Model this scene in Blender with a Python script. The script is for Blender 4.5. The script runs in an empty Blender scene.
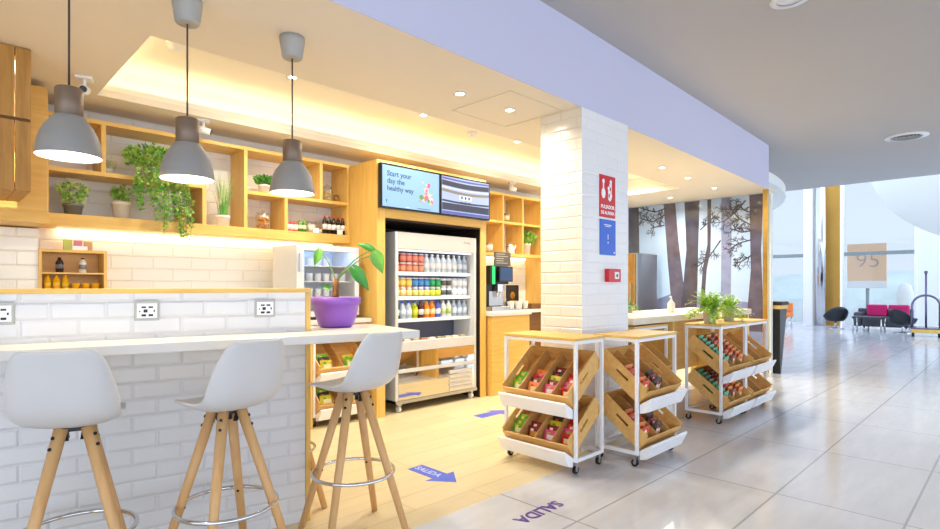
import bpy, bmesh, math, random
from mathutils import Vector, Matrix
R = random.Random(11)
SC = bpy.context.scene
COL = SC.collection
PI = math.pi
V = Vector

# ------------------------------------------------------------------ mesh builder
class MB:
    def __init__(s): s.v = []; s.f = []; s.m = []; s.sm = []
    def add(s, vs, fs, m=0, sm=False):
        o = len(s.v); s.v += [tuple(p) for p in vs]
        for f in fs:
            s.f.append([i + o for i in f]); s.m.append(m); s.sm.append(sm)
        return s
    def box(s, x0, x1, y0, y1, z0, z1, m=0):
        vs = [(x0,y0,z0),(x1,y0,z0),(x1,y1,z0),(x0,y1,z0),(x0,y0,z1),(x1,y0,z1),(x1,y1,z1),(x0,y1,z1)]
        return s.add(vs, [(0,3,2,1),(4,5,6,7),(0,1,5,4),(1,2,6,5),(2,3,7,6),(3,0,4,7)], m)
    def obox(s, o, a, b, c, m=0):
        """box spanned from corner o by the vectors a, b, c"""
        o, a, b, c = V(o), V(a), V(b), V(c)
        vs = [o, o+a, o+a+b, o+b, o+c, o+a+c, o+a+b+c, o+b+c]
        return s.add(vs, [(0,3,2,1),(4,5,6,7),(0,1,5,4),(1,2,6,5),(2,3,7,6),(3,0,4,7)], m)
    def prism(s, poly, ext, m=0):
        n = len(poly); e = V(ext); p = [V(q) for q in poly]
        vs = p + [q + e for q in p]
        fs = [tuple(range(n-1, -1, -1)), tuple(range(n, 2*n))] + [(i, (i+1) % n, n+(i+1) % n, n+i) for i in range(n)]
        return s.add(vs, fs, m)
    def tube(s, p, q, r0, r1=None, n=12, m=0):
        p, q = V(p), V(q); r1 = r0 if r1 is None else r1
        d = (q - p).normalized(); a = d.orthogonal().normalized(); b = d.cross(a)
        vs = []
        for c, r in ((p, r0), (q, r1)):
            for i in range(n):
                t = 2*PI*i/n; vs.append(c + a*r*math.cos(t) + b*r*math.sin(t))
        s.add(vs, [(i, (i+1) % n, n+(i+1) % n, n+i) for i in range(n)], m, True)
        s.add(vs[:n], [tuple(range(n-1, -1, -1))], m); s.add(vs[n:], [tuple(range(n))], m)
        return s
    def path(s, pts, r, n=8, m=0, closed=False, taper=None):
        pts = [V(p) for p in pts]; k = len(pts); vs = []; a = None
        for i, p in enumerate(pts):
            if closed: d = pts[(i+1) % k] - pts[i-1]
            else: d = pts[min(i+1, k-1)] - pts[max(i-1, 0)]
            d.normalize()
            a = d.orthogonal().normalized() if a is None else (a - d*a.dot(d)).normalized()
            b = d.cross(a); rr = r if taper is None else r*(1 + (taper-1)*i/(k-1))
            for j in range(n):
                t = 2*PI*j/n; vs.append(p + a*rr*math.cos(t) + b*rr*math.sin(t))
        fs = []
        for i in range(k if closed else k-1):
            i2 = (i+1) % k
            for j in range(n): fs.append((i*n+j, i*n+(j+1) % n, i2*n+(j+1) % n, i2*n+j))
        s.add(vs, fs, m, True)
        if not closed:
            s.add(vs[:n], [tuple(range(n-1, -1, -1))], m); s.add(vs[-n:], [tuple(range(n))], m)
        return s
    def lathe(s, prof, n=24, c=(0,0,0), m=0, sm=True, mats=None):
        c = V(c); vs = []; fs = []; idx = []
        for r, z in prof:
            if r < 1e-6: idx.append([len(vs)]); vs.append(c + V((0,0,z)))
            else:
                idx.append(list(range(len(vs), len(vs)+n)))
                for i in range(n):
                    t = 2*PI*i/n; vs.append(c + V((r*math.cos(t), r*math.sin(t), z)))
        o = len(s.v); s.v += [tuple(p) for p in vs]
        for k in range(len(prof)-1):
            A, B = idx[k], idx[k+1]
            for i in range(n):
                j = (i+1) % n
                if len(A) == 1 and len(B) == 1: continue
                if len(A) == 1: f = [A[0], B[j], B[i]]
                elif len(B) == 1: f = [A[i], A[j], B[0]]
                else: f = [A[i], A[j], B[j], B[i]]
                s.f.append([q+o for q in f]); s.m.append(mats[k] if mats else m); s.sm.append(sm)
        return s
    def sphere(s, c, rx, ry=None, rz=None, n=16, k=10, m=0):
        ry = rx if ry is None else ry; rz = rx if rz is None else rz
        prof = [(math.sin(PI*i/k), -math.cos(PI*i/k)) for i in range(k+1)]
        o = len(s.v); s.lathe(prof, n, (0,0,0), m)
        for i in range(o, len(s.v)):
            x, y, z = s.v[i]; s.v[i] = (c[0]+x*rx, c[1]+y*ry, c[2]+z*rz)
        return s
    def mesh(s, name, mats, recalc=True):
        me = bpy.data.meshes.new(name); me.from_pydata(s.v, [], s.f); 
        for mm in (mats if isinstance(mats, (list, tuple)) else [mats]): me.materials.append(mm)
        for p, mi, sm in zip(me.polygons, s.m, s.sm): p.material_index = mi; p.use_smooth = sm
        bm = bmesh.new(); bm.from_mesh(me)
        bmesh.ops.remove_doubles(bm, verts=bm.verts, dist=1e-5)
        if recalc: bmesh.ops.recalc_face_normals(bm, faces=bm.faces)
        bm.to_mesh(me); bm.free(); me.update()
        return me
    def build(s, name, mats, parent=None, bevel=0, sub=0, solid=0, recalc=True, loc=None):
        o = bpy.data.objects.new(name, s.mesh(name, mats, recalc)); COL.objects.link(o)
        if parent: o.parent = parent
        if loc: o.location = loc
        if solid:
            md = o.modifiers.new('thickness', 'SOLIDIFY'); md.thickness = solid; md.offset = 0
        if sub:
            md = o.modifiers.new('smooth', 'SUBSURF'); md.levels = sub; md.render_levels = sub
        if bevel:
            md = o.modifiers.new('edges', 'BEVEL'); md.width = bevel; md.segments = 2; md.limit_method = 'ANGLE'; md.angle_limit = 0.7
        return o

def tag(o, label, cat, group=None, kind=None):
    o['label'] = label; o['category'] = cat
    if group: o['group'] = group
    if kind: o['kind'] = kind
    return o
def thing(name, label, cat, loc=(0,0,0), rz=0, group=None):
    o = bpy.data.objects.new(name, None); COL.objects.link(o)
    o.location = loc; o.rotation_euler = (0, 0, rz); o.empty_display_size = .1
    return tag(o, label, cat, group)
def struct(o, label, cat): return tag(o, label, cat, None, 'structure')
def kids(o): return [c for c in COL.objects if c.parent == o]
def dup(root, label, loc=None, rz=None, group=None, matrix=None):
    def rec(o, par):
        c = o.copy(); COL.objects.link(c)
        if par: c.parent = par
        for k in CH.get(o.name, []): rec(k, c)
        return c
    CH = {}
    for ob in COL.objects:
        if ob.parent: CH.setdefault(ob.parent.name, []).append(ob)
    r = rec(root, None)
    if loc is not None: r.location = loc
    if rz is not None: r.rotation_euler = (0, 0, rz)
    if matrix is not None:
        r.rotation_mode = 'QUATERNION'; l, q, sc = matrix.decompose(); r.location = l; r.rotation_quaternion = q
    r['label'] = label
    if group: r['group'] = group
    return r
def text_mesh(name, txt, size, mat, parent, mtx, bold=0.0, align='CENTER', depth=.0006):
    cu = bpy.data.curves.new(name, 'FONT'); cu.body = txt; cu.size = size; cu.align_x = align; cu.align_y = 'CENTER'
    cu.extrude = depth; cu.offset = bold; cu.resolution_u = 3
    tmp = bpy.data.objects.new('tmp', cu); COL.objects.link(tmp)
    dg = bpy.context.evaluated_depsgraph_get()
    me = bpy.data.meshes.new_from_object(tmp.evaluated_get(dg)); me.name = name
    bpy.data.objects.remove(tmp); bpy.data.curves.remove(cu)
    me.materials.clear(); me.materials.append(mat)
    o = bpy.data.objects.new(name, me); COL.objects.link(o)
    o.parent = parent; o.matrix_local = mtx
    return o
ORD = ['first','second','third','fourth','fifth','sixth','seventh','eighth','ninth','tenth','eleventh','twelfth','thirteenth','fourteenth']

# ------------------------------------------------------------------ materials
def srgb(h):
    if isinstance(h, str):
        h = h.lstrip('#'); h = [int(h[i:i+2], 16)/255 for i in (0,2,4)]
    return tuple(((c+.055)/1.055)**2.4 if c > .04045 else c/12.92 for c in h)
def base(name):
    m = bpy.data.materials.new(name); m.use_nodes = True
    nt = m.node_tree; b = nt.nodes['Principled BSDF']
    return m, nt, b
def noise_col(nt, col, var, scale, coord='Object', stretch=(1,1,1)):
    tc = nt.nodes.new('ShaderNodeTexCoord'); mp = nt.nodes.new('ShaderNodeMapping'); mp.inputs['Scale'].default_value = stretch
    nz = nt.nodes.new('ShaderNodeTexNoise'); nz.inputs['Scale'].default_value = scale; nz.inputs['Detail'].default_value = 4
    rp = nt.nodes.new('ShaderNodeValToRGB')
    rp.color_ramp.elements[0].position = .3; rp.color_ramp.elements[1].position = .7
    rp.color_ramp.elements[0].color = tuple(c*(1-var) for c in col) + (1,)
    rp.color_ramp.elements[1].color = tuple(min(1, c*(1+var)) for c in col) + (1,)
    nt.links.new(tc.outputs[coord], mp.inputs[0]); nt.links.new(mp.outputs[0], nz.inputs['Vector']); nt.links.new(nz.outputs['Fac'], rp.inputs[0])
    return rp, nz, mp
def pm(name, col, rough=.5, metal=0, var=.05, scale=12, coat=0, bump=0, spec=.5):
    m, nt, b = base(name); col = srgb(col)
    rp, nz, mp = noise_col(nt, col, var, scale)
    nt.links.new(rp.outputs[0], b.inputs['Base Color'])
    b.inputs['Roughness'].default_value = rough; b.inputs['Metallic'].default_value = metal
    b.inputs['Coat Weight'].default_value = coat; b.inputs['Specular IOR Level'].default_value = spec
    if bump:
        bp = nt.nodes.new('ShaderNodeBump'); bp.inputs['Strength'].default_value = bump; bp.inputs['Distance'].default_value = .002
        nt.links.new(nz.outputs['Fac'], bp.inputs['Height']); nt.links.new(bp.outputs[0], b.inputs['Normal'])
    return m
def wood(name, col, col2, stretch=(1.2, 14, 14), rough=.45, scale=2.2):
    m, nt, b = base(name); a, c = srgb(col), srgb(col2)
    rp, nz, mp = noise_col(nt, a, .1, scale, stretch=stretch)
    nz.inputs['Distortion'].default_value = .8; nz.inputs['Detail'].default_value = 6
    rp.color_ramp.elements[0].color = c + (1,); rp.color_ramp.elements[1].color = a + (1,)
    nt.links.new(rp.outputs[0], b.inputs['Base Color']); b.inputs['Roughness'].default_value = rough
    bp = nt.nodes.new('ShaderNodeBump'); bp.inputs['Strength'].default_value = .08; bp.inputs['Distance'].default_value = .001
    nt.links.new(nz.outputs['Fac'], bp.inputs['Height']); nt.links.new(bp.outputs[0], b.inputs['Normal'])
    return m
def emit(name, col, st):
    m, nt, b = base(name); c = srgb(col)
    b.inputs['Base Color'].default_value = tuple(.15*q for q in c) + (1,); b.inputs['Emission Color'].default_value = c + (1,)
    b.inputs['Emission Strength'].default_value = st; b.inputs['Roughness'].default_value = .4
    return m
def bricks(name, col, mort, bw, bh, axes, gap=.008, rough=.18, offset=.5, bumpd=.006, smooth=.6, var=.03, coord='Object', shift=(0,0), streak=None, bevel=None):
    """brick/tile pattern in the plane of two object axes, e.g. 'xz'"""
    m, nt, b = base(name); N = nt.nodes.new; L = nt.links.new
    tc = N('ShaderNodeTexCoord'); sp = N('ShaderNodeSeparateXYZ'); cb = N('ShaderNodeCombineXYZ')
    L(tc.outputs[coord], sp.inputs[0])
    for k, ax in enumerate(axes):
        ad = N('ShaderNodeMath'); ad.operation = 'ADD'; ad.inputs[1].default_value = shift[k]
        L(sp.outputs['xyz'.index(ax)], ad.inputs[0]); L(ad.outputs[0], cb.inputs[k])
    br = N('ShaderNodeTexBrick'); br.offset = offset; br.inputs['Scale'].default_value = 1
    br.inputs['Brick Width'].default_value = bw; br.inputs['Row Height'].default_value = bh
    br.inputs['Mortar Size'].default_value = gap; br.inputs['Mortar Smooth'].default_value = smooth
    c = srgb(col)
    br.inputs['Color1'].default_value = tuple(min(1, q*(1+var)) for q in c) + (1,)
    br.inputs['Color2'].default_value = tuple(q*(1-var) for q in c) + (1,)
    br.inputs['Mortar'].default_value = srgb(mort) + (1,)
    L(cb.outputs[0], br.inputs['Vector'])
    out = br.outputs['Color']
    if streak:
        mp = N('ShaderNodeMapping'); mp.inputs['Scale'].default_value = streak[0]
        nz = N('ShaderNodeTexNoise'); nz.inputs['Scale'].default_value = streak[1]; nz.inputs['Detail'].default_value = 6; nz.inputs['Roughness'].default_value = .65
        L(tc.outputs[coord], mp.inputs[0]); L(mp.outputs[0], nz.inputs['Vector'])
        mr = N('ShaderNodeMapRange'); mr.inputs['From Min'].default_value = .3; mr.inputs['From Max'].default_value = .7
        mr.inputs['To Min'].default_value = 1-streak[2]; mr.inputs['To Max'].default_value = 1+streak[2]
        L(nz.outputs['Fac'], mr.inputs[0])
        mx = N('ShaderNodeVectorMath'); mx.operation = 'SCALE'
        L(out, mx.inputs[0]); L(mr.outputs[0], mx.inputs['Scale']); out = mx.outputs[0]
        rr = N('ShaderNodeMapRange'); rr.inputs['To Min'].default_value = rough*.8; rr.inputs['To Max'].default_value = rough*1.4
        L(nz.outputs['Fac'], rr.inputs[0]); L(rr.outputs[0], b.inputs['Roughness'])
    else: b.inputs['Roughness'].default_value = rough
    L(out, b.inputs['Base Color'])
    b2 = N('ShaderNodeTexBrick'); b2.offset = offset; b2.inputs['Scale'].default_value = 1
    for k_, v_ in (('Brick Width', bw), ('Row Height', bh), ('Mortar Size', bevel or gap), ('Mortar Smooth', 1 if bevel else smooth)): b2.inputs[k_].default_value = v_
    L(cb.outputs[0], b2.inputs['Vector'])
    iv = N('ShaderNodeMath'); iv.operation = 'SUBTRACT'; iv.inputs[0].default_value = 1; L(b2.outputs['Fac'], iv.inputs[1])
    bp = N('ShaderNodeBump'); bp.inputs['Strength'].default_value = .8; bp.inputs['Distance'].default_value = bumpd
    L(iv.outputs[0], bp.inputs['Height']); L(bp.outputs[0], b.inputs['Normal'])
    return m
def glass(name, col=(1,1,1), gl=.12, rough=.02):
    m, nt, b = base(name); N = nt.nodes.new; L = nt.links.new
    t = N('ShaderNodeBsdfTransparent'); t.inputs[0].default_value = tuple(col) + (1,)
    g = N('ShaderNodeBsdfGlossy'); g.inputs['Roughness'].default_value = rough
    lw = N('ShaderNodeLayerWeight'); lw.inputs['Blend'].default_value = .3; f = N('ShaderNodeMapRange'); f.inputs['To Min'].default_value = .03; f.inputs['To Max'].default_value = .5; L(lw.outputs['Facing'], f.inputs[0])
    nz = N('ShaderNodeTexNoise'); nz.inputs['Scale'].default_value = 3
    mx = N('ShaderNodeMixShader'); L(f.outputs[0], mx.inputs[0]); L(t.outputs[0], mx.inputs[1]); L(g.outputs[0], mx.inputs[2])
    L(mx.outputs[0], nt.nodes['Material Output'].inputs[0])
    return m

M = {}
M['oak'] = wood('oak_board', '#e8c06c', '#dbae55')
M['oakz'] = wood('oak_upright', '#e8c06c', '#dbae55', stretch=(14, 14, 1.2))
M['crate'] = wood('crate_pine', '#e6b972', '#d8a65a', stretch=(1.5, 14, 14))
M['crate_in'] = wood('crate_divider', '#d3a566', '#bf8f4e', stretch=(14, 2, 14))
M['leg'] = wood('beech', '#dfb27a', '#d2a066', stretch=(10, 10, 1.2))
M['slat'] = wood('slatted_wood', '#bd8d42', '#a0732f', stretch=(14, 14, 1.2))
M['darkwood'] = wood('dark_batten', '#7a5426', '#63411b')
M['white'] = pm('white_metal', '#f2f3f5', .35, var=.01)
M['tray'] = pm('white_card', '#f4f5f8', .5, var=.01)
M['tabletop'] = wood('pale_ash', '#efe3cd', '#e2d2b5')
M['slab'] = pm('white_counter', '#dedad5', .3, var=.015, scale=5)
M['ceil'] = pm('ceiling_paint', '#e8e1d3', .8, var=.01, scale=2)
M['lceil'] = pm('lobby_ceiling_paint', '#bfbcba', .8, var=.02, scale=.6)
M['fascia'] = pm('fascia_paint', '#cfcfe6', .6, var=.01, scale=1)
M['tray_paint'] = pm('cove_paint', '#f8f4ea', .8, var=.005)
M['shell'] = pm('stool_plastic', '#d2cfcc', .35, var=.01)
M['black'] = pm('black_plastic', '#101013', .4, var=.05)
M['rubber'] = pm('rubber', '#2a2a2e', .6)
M['chrome'] = pm('chrome', '#d8d9dd', .12, 1, var=.02)
M['steel'] = pm('brushed_steel', '#b9bcc0', .3, 1, var=.05, scale=30)
M['mirror'] = pm('mirror_panel', '#dcdad4', .04, 1, var=.01)
M['brass'] = pm('brass', '#d9b566', .22, 1, var=.06)
M['goldpanel'] = pm('gold_panel', '#c29545', .4, .6, var=.1, scale=1.2)
M['lamp'] = pm('lamp_grey', '#94918d', .55, var=.02)
M['neck'] = pm('lamp_neck', '#806c5a', .4, .3, var=.04)
M['lampin'] = pm('lamp_inside', '#fbf7ec', .6, var=.005)
M['canopy'] = pm('canopy_grey', '#a8a7a3', .5, var=.02)
M['cord'] = pm('cord', '#4a4038', .7)
M['bulb'] = emit('bulb_glow', '#ffe9c0', 9)
M['spot'] = emit('downlight_glow', '#fff0d6', 30)
M['led'] = emit('led_strip', '#ffe6b0', 7.5)
M['ledw'] = emit('cool_led', '#eaf2ff', 1.0)
M['purple'] = pm('purple_plastic', '#8f5cc4', .35, var=.02)
M['soil'] = pm('soil', '#4a3524', .95, var=.3, scale=60, bump=.6)
M['fern'] = pm('fern_green', '#b2dc4c', .5, var=.2, scale=25)
M['leaf'] = pm('leaf_green', '#6fb045', .45, var=.18, scale=18)
M['leafd'] = pm('leaf_deep', '#3f8a35', .4, var=.15, scale=14)
M['leafy'] = pm('leaf_light', '#aed05a', .5, var=.2, scale=25)
M['leafp'] = pm('leaf_pale', '#d3dca4', .55, var=.15, scale=25)
M['stem'] = pm('stem', '#6f8f45', .6)
M['trunk'] = pm('stump', '#8a5a32', .9, var=.3, scale=40, bump=.5)
M['cream'] = pm('cream_pot', '#f3ead6', .5, var=.02)
M['wpot'] = pm('white_pot', '#f8f6f0', .4, var=.01)
M['dpot'] = pm('dark_pot', '#7b7d78', .6, var=.06)
M['tin'] = pm('tin_pot', '#e2e4e6', .35, .25, var=.05)
M['flower'] = pm('white_petals', '#fbf7dc', .6)
M['glass'] = glass('clear_glass')
M['tinted'] = glass('tinted_glass', (.72,.74,.76))
M['jar'] = glass('jar_glass', (.93,.95,.93))
M['screenbez'] = pm('screen_bezel', '#1c1d24', .25)
M['red'] = pm('sign_red', '#d8242c', .35, var=.01)
M['blue'] = pm('sign_blue', '#2d66d6', .35, var=.01)
M['signw'] = pm('sign_white', '#ffffff', .5, var=.0)
M['vinyl'] = pm('floor_vinyl_blue', '#5068d8', .35, var=.02)
M['vinylw'] = pm('floor_vinyl_white', '#c4cdf6', .35)
M['vinyld'] = pm('floor_vinyl_purple', '#5a3f9a', .35, var=.03)
M['grey'] = pm('socket_frame', '#a8a7a2', .4, .4)
M['fridgew'] = pm('fridge_enamel', '#d3d4d6', .3, var=.01)
M['header'] = pm('fridge_header', '#c9c6c0', .4, var=.01)
M['inner'] = pm('fridge_liner', '#eef2f8', .35, var=.01)
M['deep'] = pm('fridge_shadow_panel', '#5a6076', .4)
M['dark'] = pm('recess_shade_desk_top', '#2b1d14', .6)  # painted shade for the fridge recess; also the desk top's own dark colour
M['magenta'] = pm('magenta_fabric', '#d01a6a', .75, var=.05, scale=30)
M['sofa'] = pm('charcoal_leather', '#4a4d56', .4, var=.05)
M['blackl'] = pm('black_leather', '#23262c', .28, var=.05)
M['orange'] = pm('orange_fabric', '#e88a4a', .7)
M['pinkw'] = pm('pale_fabric', '#e6c9cc', .7)
M['cart'] = pm('cart_metal', '#77708e', .2, .9, var=.05)
M['wpaint'] = pm('white_paint', '#f1f4ee', .6, var=.01, scale=1)
M['curve'] = pm('plaster_white', '#f6f8f4', .7, var=.01, scale=1)
M['alu'] = pm('window_aluminium', '#8e999b', .4, .3)
M['ivory'] = pm('white_column_paint', '#f8f8fa', .4, var=.005)
M['hill'] = pm('far_hill', '#dfe8df', .9, var=.1, scale=.3)
M['pave'] = pm('pavement', '#d6dcd4', .8, var=.06, scale=.8)
M['bill'] = pm('billboard_orange', '#ffcfa6', .7, var=.02)
M['billw'] = pm('billboard_white', '#fbf6f2', .7, var=.01)
M['billg'] = pm('billboard_digits', '#b0a6a4', .7)
M['metro'] = bricks('metro_tile_counter', '#dededf', '#d4d4d8', .2, .075, 'xz', gap=.0018, bumpd=.005, bevel=.011, shift=(0, .015), var=.015)
M['metro_x'] = bricks('metro_tile_x', '#f3f2f2', '#eceaea', .3, .085, 'xz', gap=.0014, bumpd=.0018, bevel=.010, var=.01)
M['metro_y'] = bricks('metro_tile_y_shop_lit', '#ebe4d6', '#e4dac6', .3, .085, 'yz', gap=.0022, bumpd=.005, bevel=.010, var=.01)  # same column tile as metro_x, warm shop light put into the colour
M['metro_back'] = bricks('metro_tile_back', '#f0ede6', '#e2dccf', .3, .1, 'xz', gap=.0022, bumpd=.004, bevel=.010, var=.015)
M['lfloor'] = bricks('lobby_stone', '#d0d0d5', '#abaaae', 1.19, .62, 'xy', gap=.006, rough=.13, offset=0, bumpd=.0015, smooth=.1, var=.035,
                     shift=(-.09, .182), streak=((1, 5, 1), 2.2, .06))
M['sfloor'] = bricks('shop_plank', '#dccaa2', '#c4ae80', 1.2, .2, 'xy', gap=.003, rough=.3, offset=.37, bumpd=.0006, smooth=.1, var=.05,
                     streak=((1.2, 9, 1), 2.5, .05))

# ------------------------------------------------------------------ setting
CE, LCE = 2.61, 3.22
FY = 2.23
def rect(name, x0, x1, y0, y1, z0, z1, mat, label, cat, **k):
    return struct(MB().box(x0,x1,y0,y1,z0,z1).build(name, mat, **k), label, cat)
rect('floor_lobby', -4, 21.2, -9, FY, -.06, 0, M['lfloor'], 'glossy grey stone lobby floor in large rectangular tiles', 'floor')
struct(MB().prism([(-4,FY,-.06),(4.3,FY,-.06),(4.3,3.1,-.06),(8.7,3.1,-.06),(8.7,5.3,-.06),(-4,5.3,-.06)], (0,0,.06)).build('floor_shop', M['sfloor']), 'pale cream plank floor of the snack shop', 'floor')
rect('floor_table', 4.3, 8.7, FY, 3.1, -.06, 0, M['lfloor'], 'grey stone floor under the long high table', 'floor')
rect('floor_lounge', 8.7, 21.2, FY, 9, -.06, 0, M['lfloor'], 'glossy grey stone floor beyond the tree mural', 'floor')
rect('wall_back', -1.6, 8.7, 5.1, 5.25, 0, 2.9, M['metro_back'], 'white tiled back wall behind the oak shelves', 'wall')
rect('wall_side', -1.75, -1.6, 2.6, 5.25, 0, 2.9, M['wpaint'], 'plain white wall at the far end of the bar', 'wall')
rect('wall_pier', -1.6, .57, 4.88, 5.1, .955, 1.66, M['metro_back'], 'cream tiled wall pier under the oak wall cabinet', 'wall')
fl = [(-3, 2.24), (1.37, 2.317), (3.5, 2.352), (5.5, 2.41), (8.34, 2.50)]
# shop ceiling with a lit recessed tray
TX0, TX1, TY0, TY1 = .87, 7.4, 3.33, 4.62
m = MB()
m.prism([(x, y+.006, CE) for x, y in fl] + [(8.7, 2.52, CE), (8.7, TY0, CE), (-1.75, TY0, CE), (-3, TY0, CE)], (0,0,.05)); m.box(-1.75, 8.7, TY1, 5.25, CE, CE+.05)
m.box(-1.75, TX0, TY0, TY1, CE, CE+.05); m.box(TX1, 8.7, TY0, TY1, CE, CE+.05)
struct(m.build('ceiling_shop', M['ceil']), 'warm white shop ceiling around the lit recess', 'ceiling')
m = MB()
m.box(TX0-.2, TX1+.2, TY0-.05, TY1+.2, 2.88, 2.93)
m.box(TX0-.25, TX0-.2, TY0-.05, TY1+.25, CE+.05, 2.93); m.box(TX1+.2, TX1+.25, TY0-.05, TY1+.25, CE+.05, 2.93)
m.box(TX0-.25, TX1+.25, TY0-.1, TY0-.05, CE+.05, 2.93); m.box(TX0-.25, TX1+.25, TY1+.2, TY1+.25, CE+.05, 2.93)
m.box(TX0-.0, TX1, TY1-.0, TY1+.012, CE+.05, CE+.09); m.box(TX0-.012, TX0, TY0, TY1, CE+.05, CE+.09)
struct(m.build('ceiling_recess', M['tray_paint']), 'long recessed ceiling tray glowing with hidden light', 'ceiling')
struct(MB().box(TX0+.02, TX1-.02, TY1+.05, TY1+.075, CE+.052, CE+.075).build('trim_1', M['led']), 'hidden warm light strip along the back of the ceiling recess', 'light strip')
struct(MB().box(TX0-.075, TX0-.05, TY0+.02, TY1-.02, CE+.052, CE+.075).build('trim_2', M['led']), 'hidden warm light strip at the short end of the ceiling recess', 'light strip')
# lobby ceiling, fascia
rect('ceiling_lobby', -4, 12.6, -9, 6, LCE, LCE+.12, M['lceil'], 'smooth grey beige lobby ceiling', 'ceiling')
fl = [(-3, 2.24), (1.37, 2.317), (3.5, 2.352), (5.5, 2.41), (8.34, 2.50)]
poly = [(x, y, CE+.0505) for x, y in fl] + [(8.34, 2.75, CE+.0505), (-3, 2.5, CE+.0505)]
m = MB().prism(poly, (0,0,LCE-CE-.0505)); m.prism([(x, y, CE-.001) for x, y in fl] + [(x, y+.0055, CE-.001) for x, y in fl[::-1]], (0,0,.0515)); m.box(8.335, 8.34, 2.5055, 2.75, CE-.001, CE+.0505)
struct(m.build('wall_fascia', M['fascia']), 'long pale lilac bulkhead above the shop front', 'bulkhead')
m = MB(); m.prism([(10.11+8*math.cos(math.radians(-153+126*k/80)), 11.07+8*math.sin(math.radians(-153+126*k/80)), 3.05) for k in range(81)], (0,0,LCE-3.05-.0005))
struct(m.build('trim_3', M['curve']), 'curved white soffit behind the end of the lilac bulkhead', 'soffit')
# column
m = MB(); CX0, CX1, CY0, CY1 = 3.525, 4.215, 2.352, 2.74
m.add([(CX0,CY0,0),(CX1,CY0,0),(CX1,CY0,CE),(CX0,CY0,CE)], [(0,1,2,3)], 0)
m.add([(CX0,CY1,0),(CX1,CY1,0),(CX1,CY1,CE),(CX0,CY1,CE)], [(3,2,1,0)], 0)
m.add([(CX0,CY0,0),(CX0,CY1,0),(CX0,CY1,CE),(CX0,CY0,CE)], [(3,2,1,0)], 1)
m.add([(CX1,CY0,0),(CX1,CY1,0),(CX1,CY1,CE),(CX1,CY0,CE)], [(0,1,2,3)], 1)
struct(m.build('column', [M['metro_x'], M['metro_y']]), 'square column clad in white bevelled tiles with red and blue signs', 'column')
# mural end wall
rect('wall_mural', 8.62, 8.72, 2.56, 5.1, 0, CE, M['wpaint'], 'end wall carrying the tree mural', 'wall')
# lounge and glass front
XW = 21.0
rect('wall_lounge', XW, XW+.2, -9, 2.24, 0, 5.6, M['wpaint'], 'white wall beside the lounge windows', 'wall')
rect('wall_lounge_side', 8.7, 21.2, 8.0, 8.2, 0, 5.6, M['wpaint'], 'white side wall of the lounge', 'wall')
def window(n, y0, y1, label):
    m = MB()
    for y in (y0, y1-.06): m.box(XW-.05, XW+.07, y, y+.06, 0, 5.6)
    m.box(XW-.06, XW+.06, y0+.061, y1-.061, 2.25, 2.36, 1); m.box(XW-.05, XW+.07, y0+.061, y1-.061, 0, .06)
    w = struct(m.build('window_%d' % n, [M['ivory'], M['alu']]), label, 'window')
    MB().box(XW+.0, XW+.012, y0+.06, y1-.06, .06, 5.6).build('glass_pane', M['tinted'], w)
window(1, 2.24, 4.12, 'tall lounge window with a grey crossbar behind the magenta sofa')
window(2, 5.1, 6.35, 'tall lounge window nearest the tree mural')
window(3, 6.35, 7.9, 'tall lounge window hidden mostly behind the bulkhead')
rect('column_white', 20.4, 20.7, 4.82, 5.08, 0, 5.6, M['ivory'], 'bright white square column by the lounge windows', 'column')
struct(MB().tube((20.5, 4.62, 0), (20.5, 4.62, 5.6), .16, n=32).build('column_steel', M['chrome']), 'round polished steel column beside the gold panel', 'column')
rect('wall_gold', XW-.1, XW+.05, 4.18, 4.62, 0, 5.6, M['goldpanel'], 'narrow gold panel between the lounge windows', 'panel')
m = MB(); m.sphere((16.9, .42, 4.75), 2.45, 2.45, 2.5, 64, 32)
struct(m.build('ceiling_curved', M['curve']), 'big rounded white plaster form hanging over the lounge', 'ceiling')
# outside
struct(MB().box(21.3, 90, -40, 60, -.2, -.1).build('ground_outside', M['pave']), 'pale paved ground outside the windows', 'ground')
m = MB(); m.sphere((80, 8, -2), 10, 40, 5.2, 32, 12)
struct(m.build('hill_outside', M['hill']), 'hazy green hill seen far beyond the windows', 'hill')
# trim posts
struct(MB().box(8.3, 8.36, 2.505, 2.565, 0, CE).build('trim_4', M['brass']), 'slim brass corner post at the edge of the tree mural', 'post')

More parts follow.
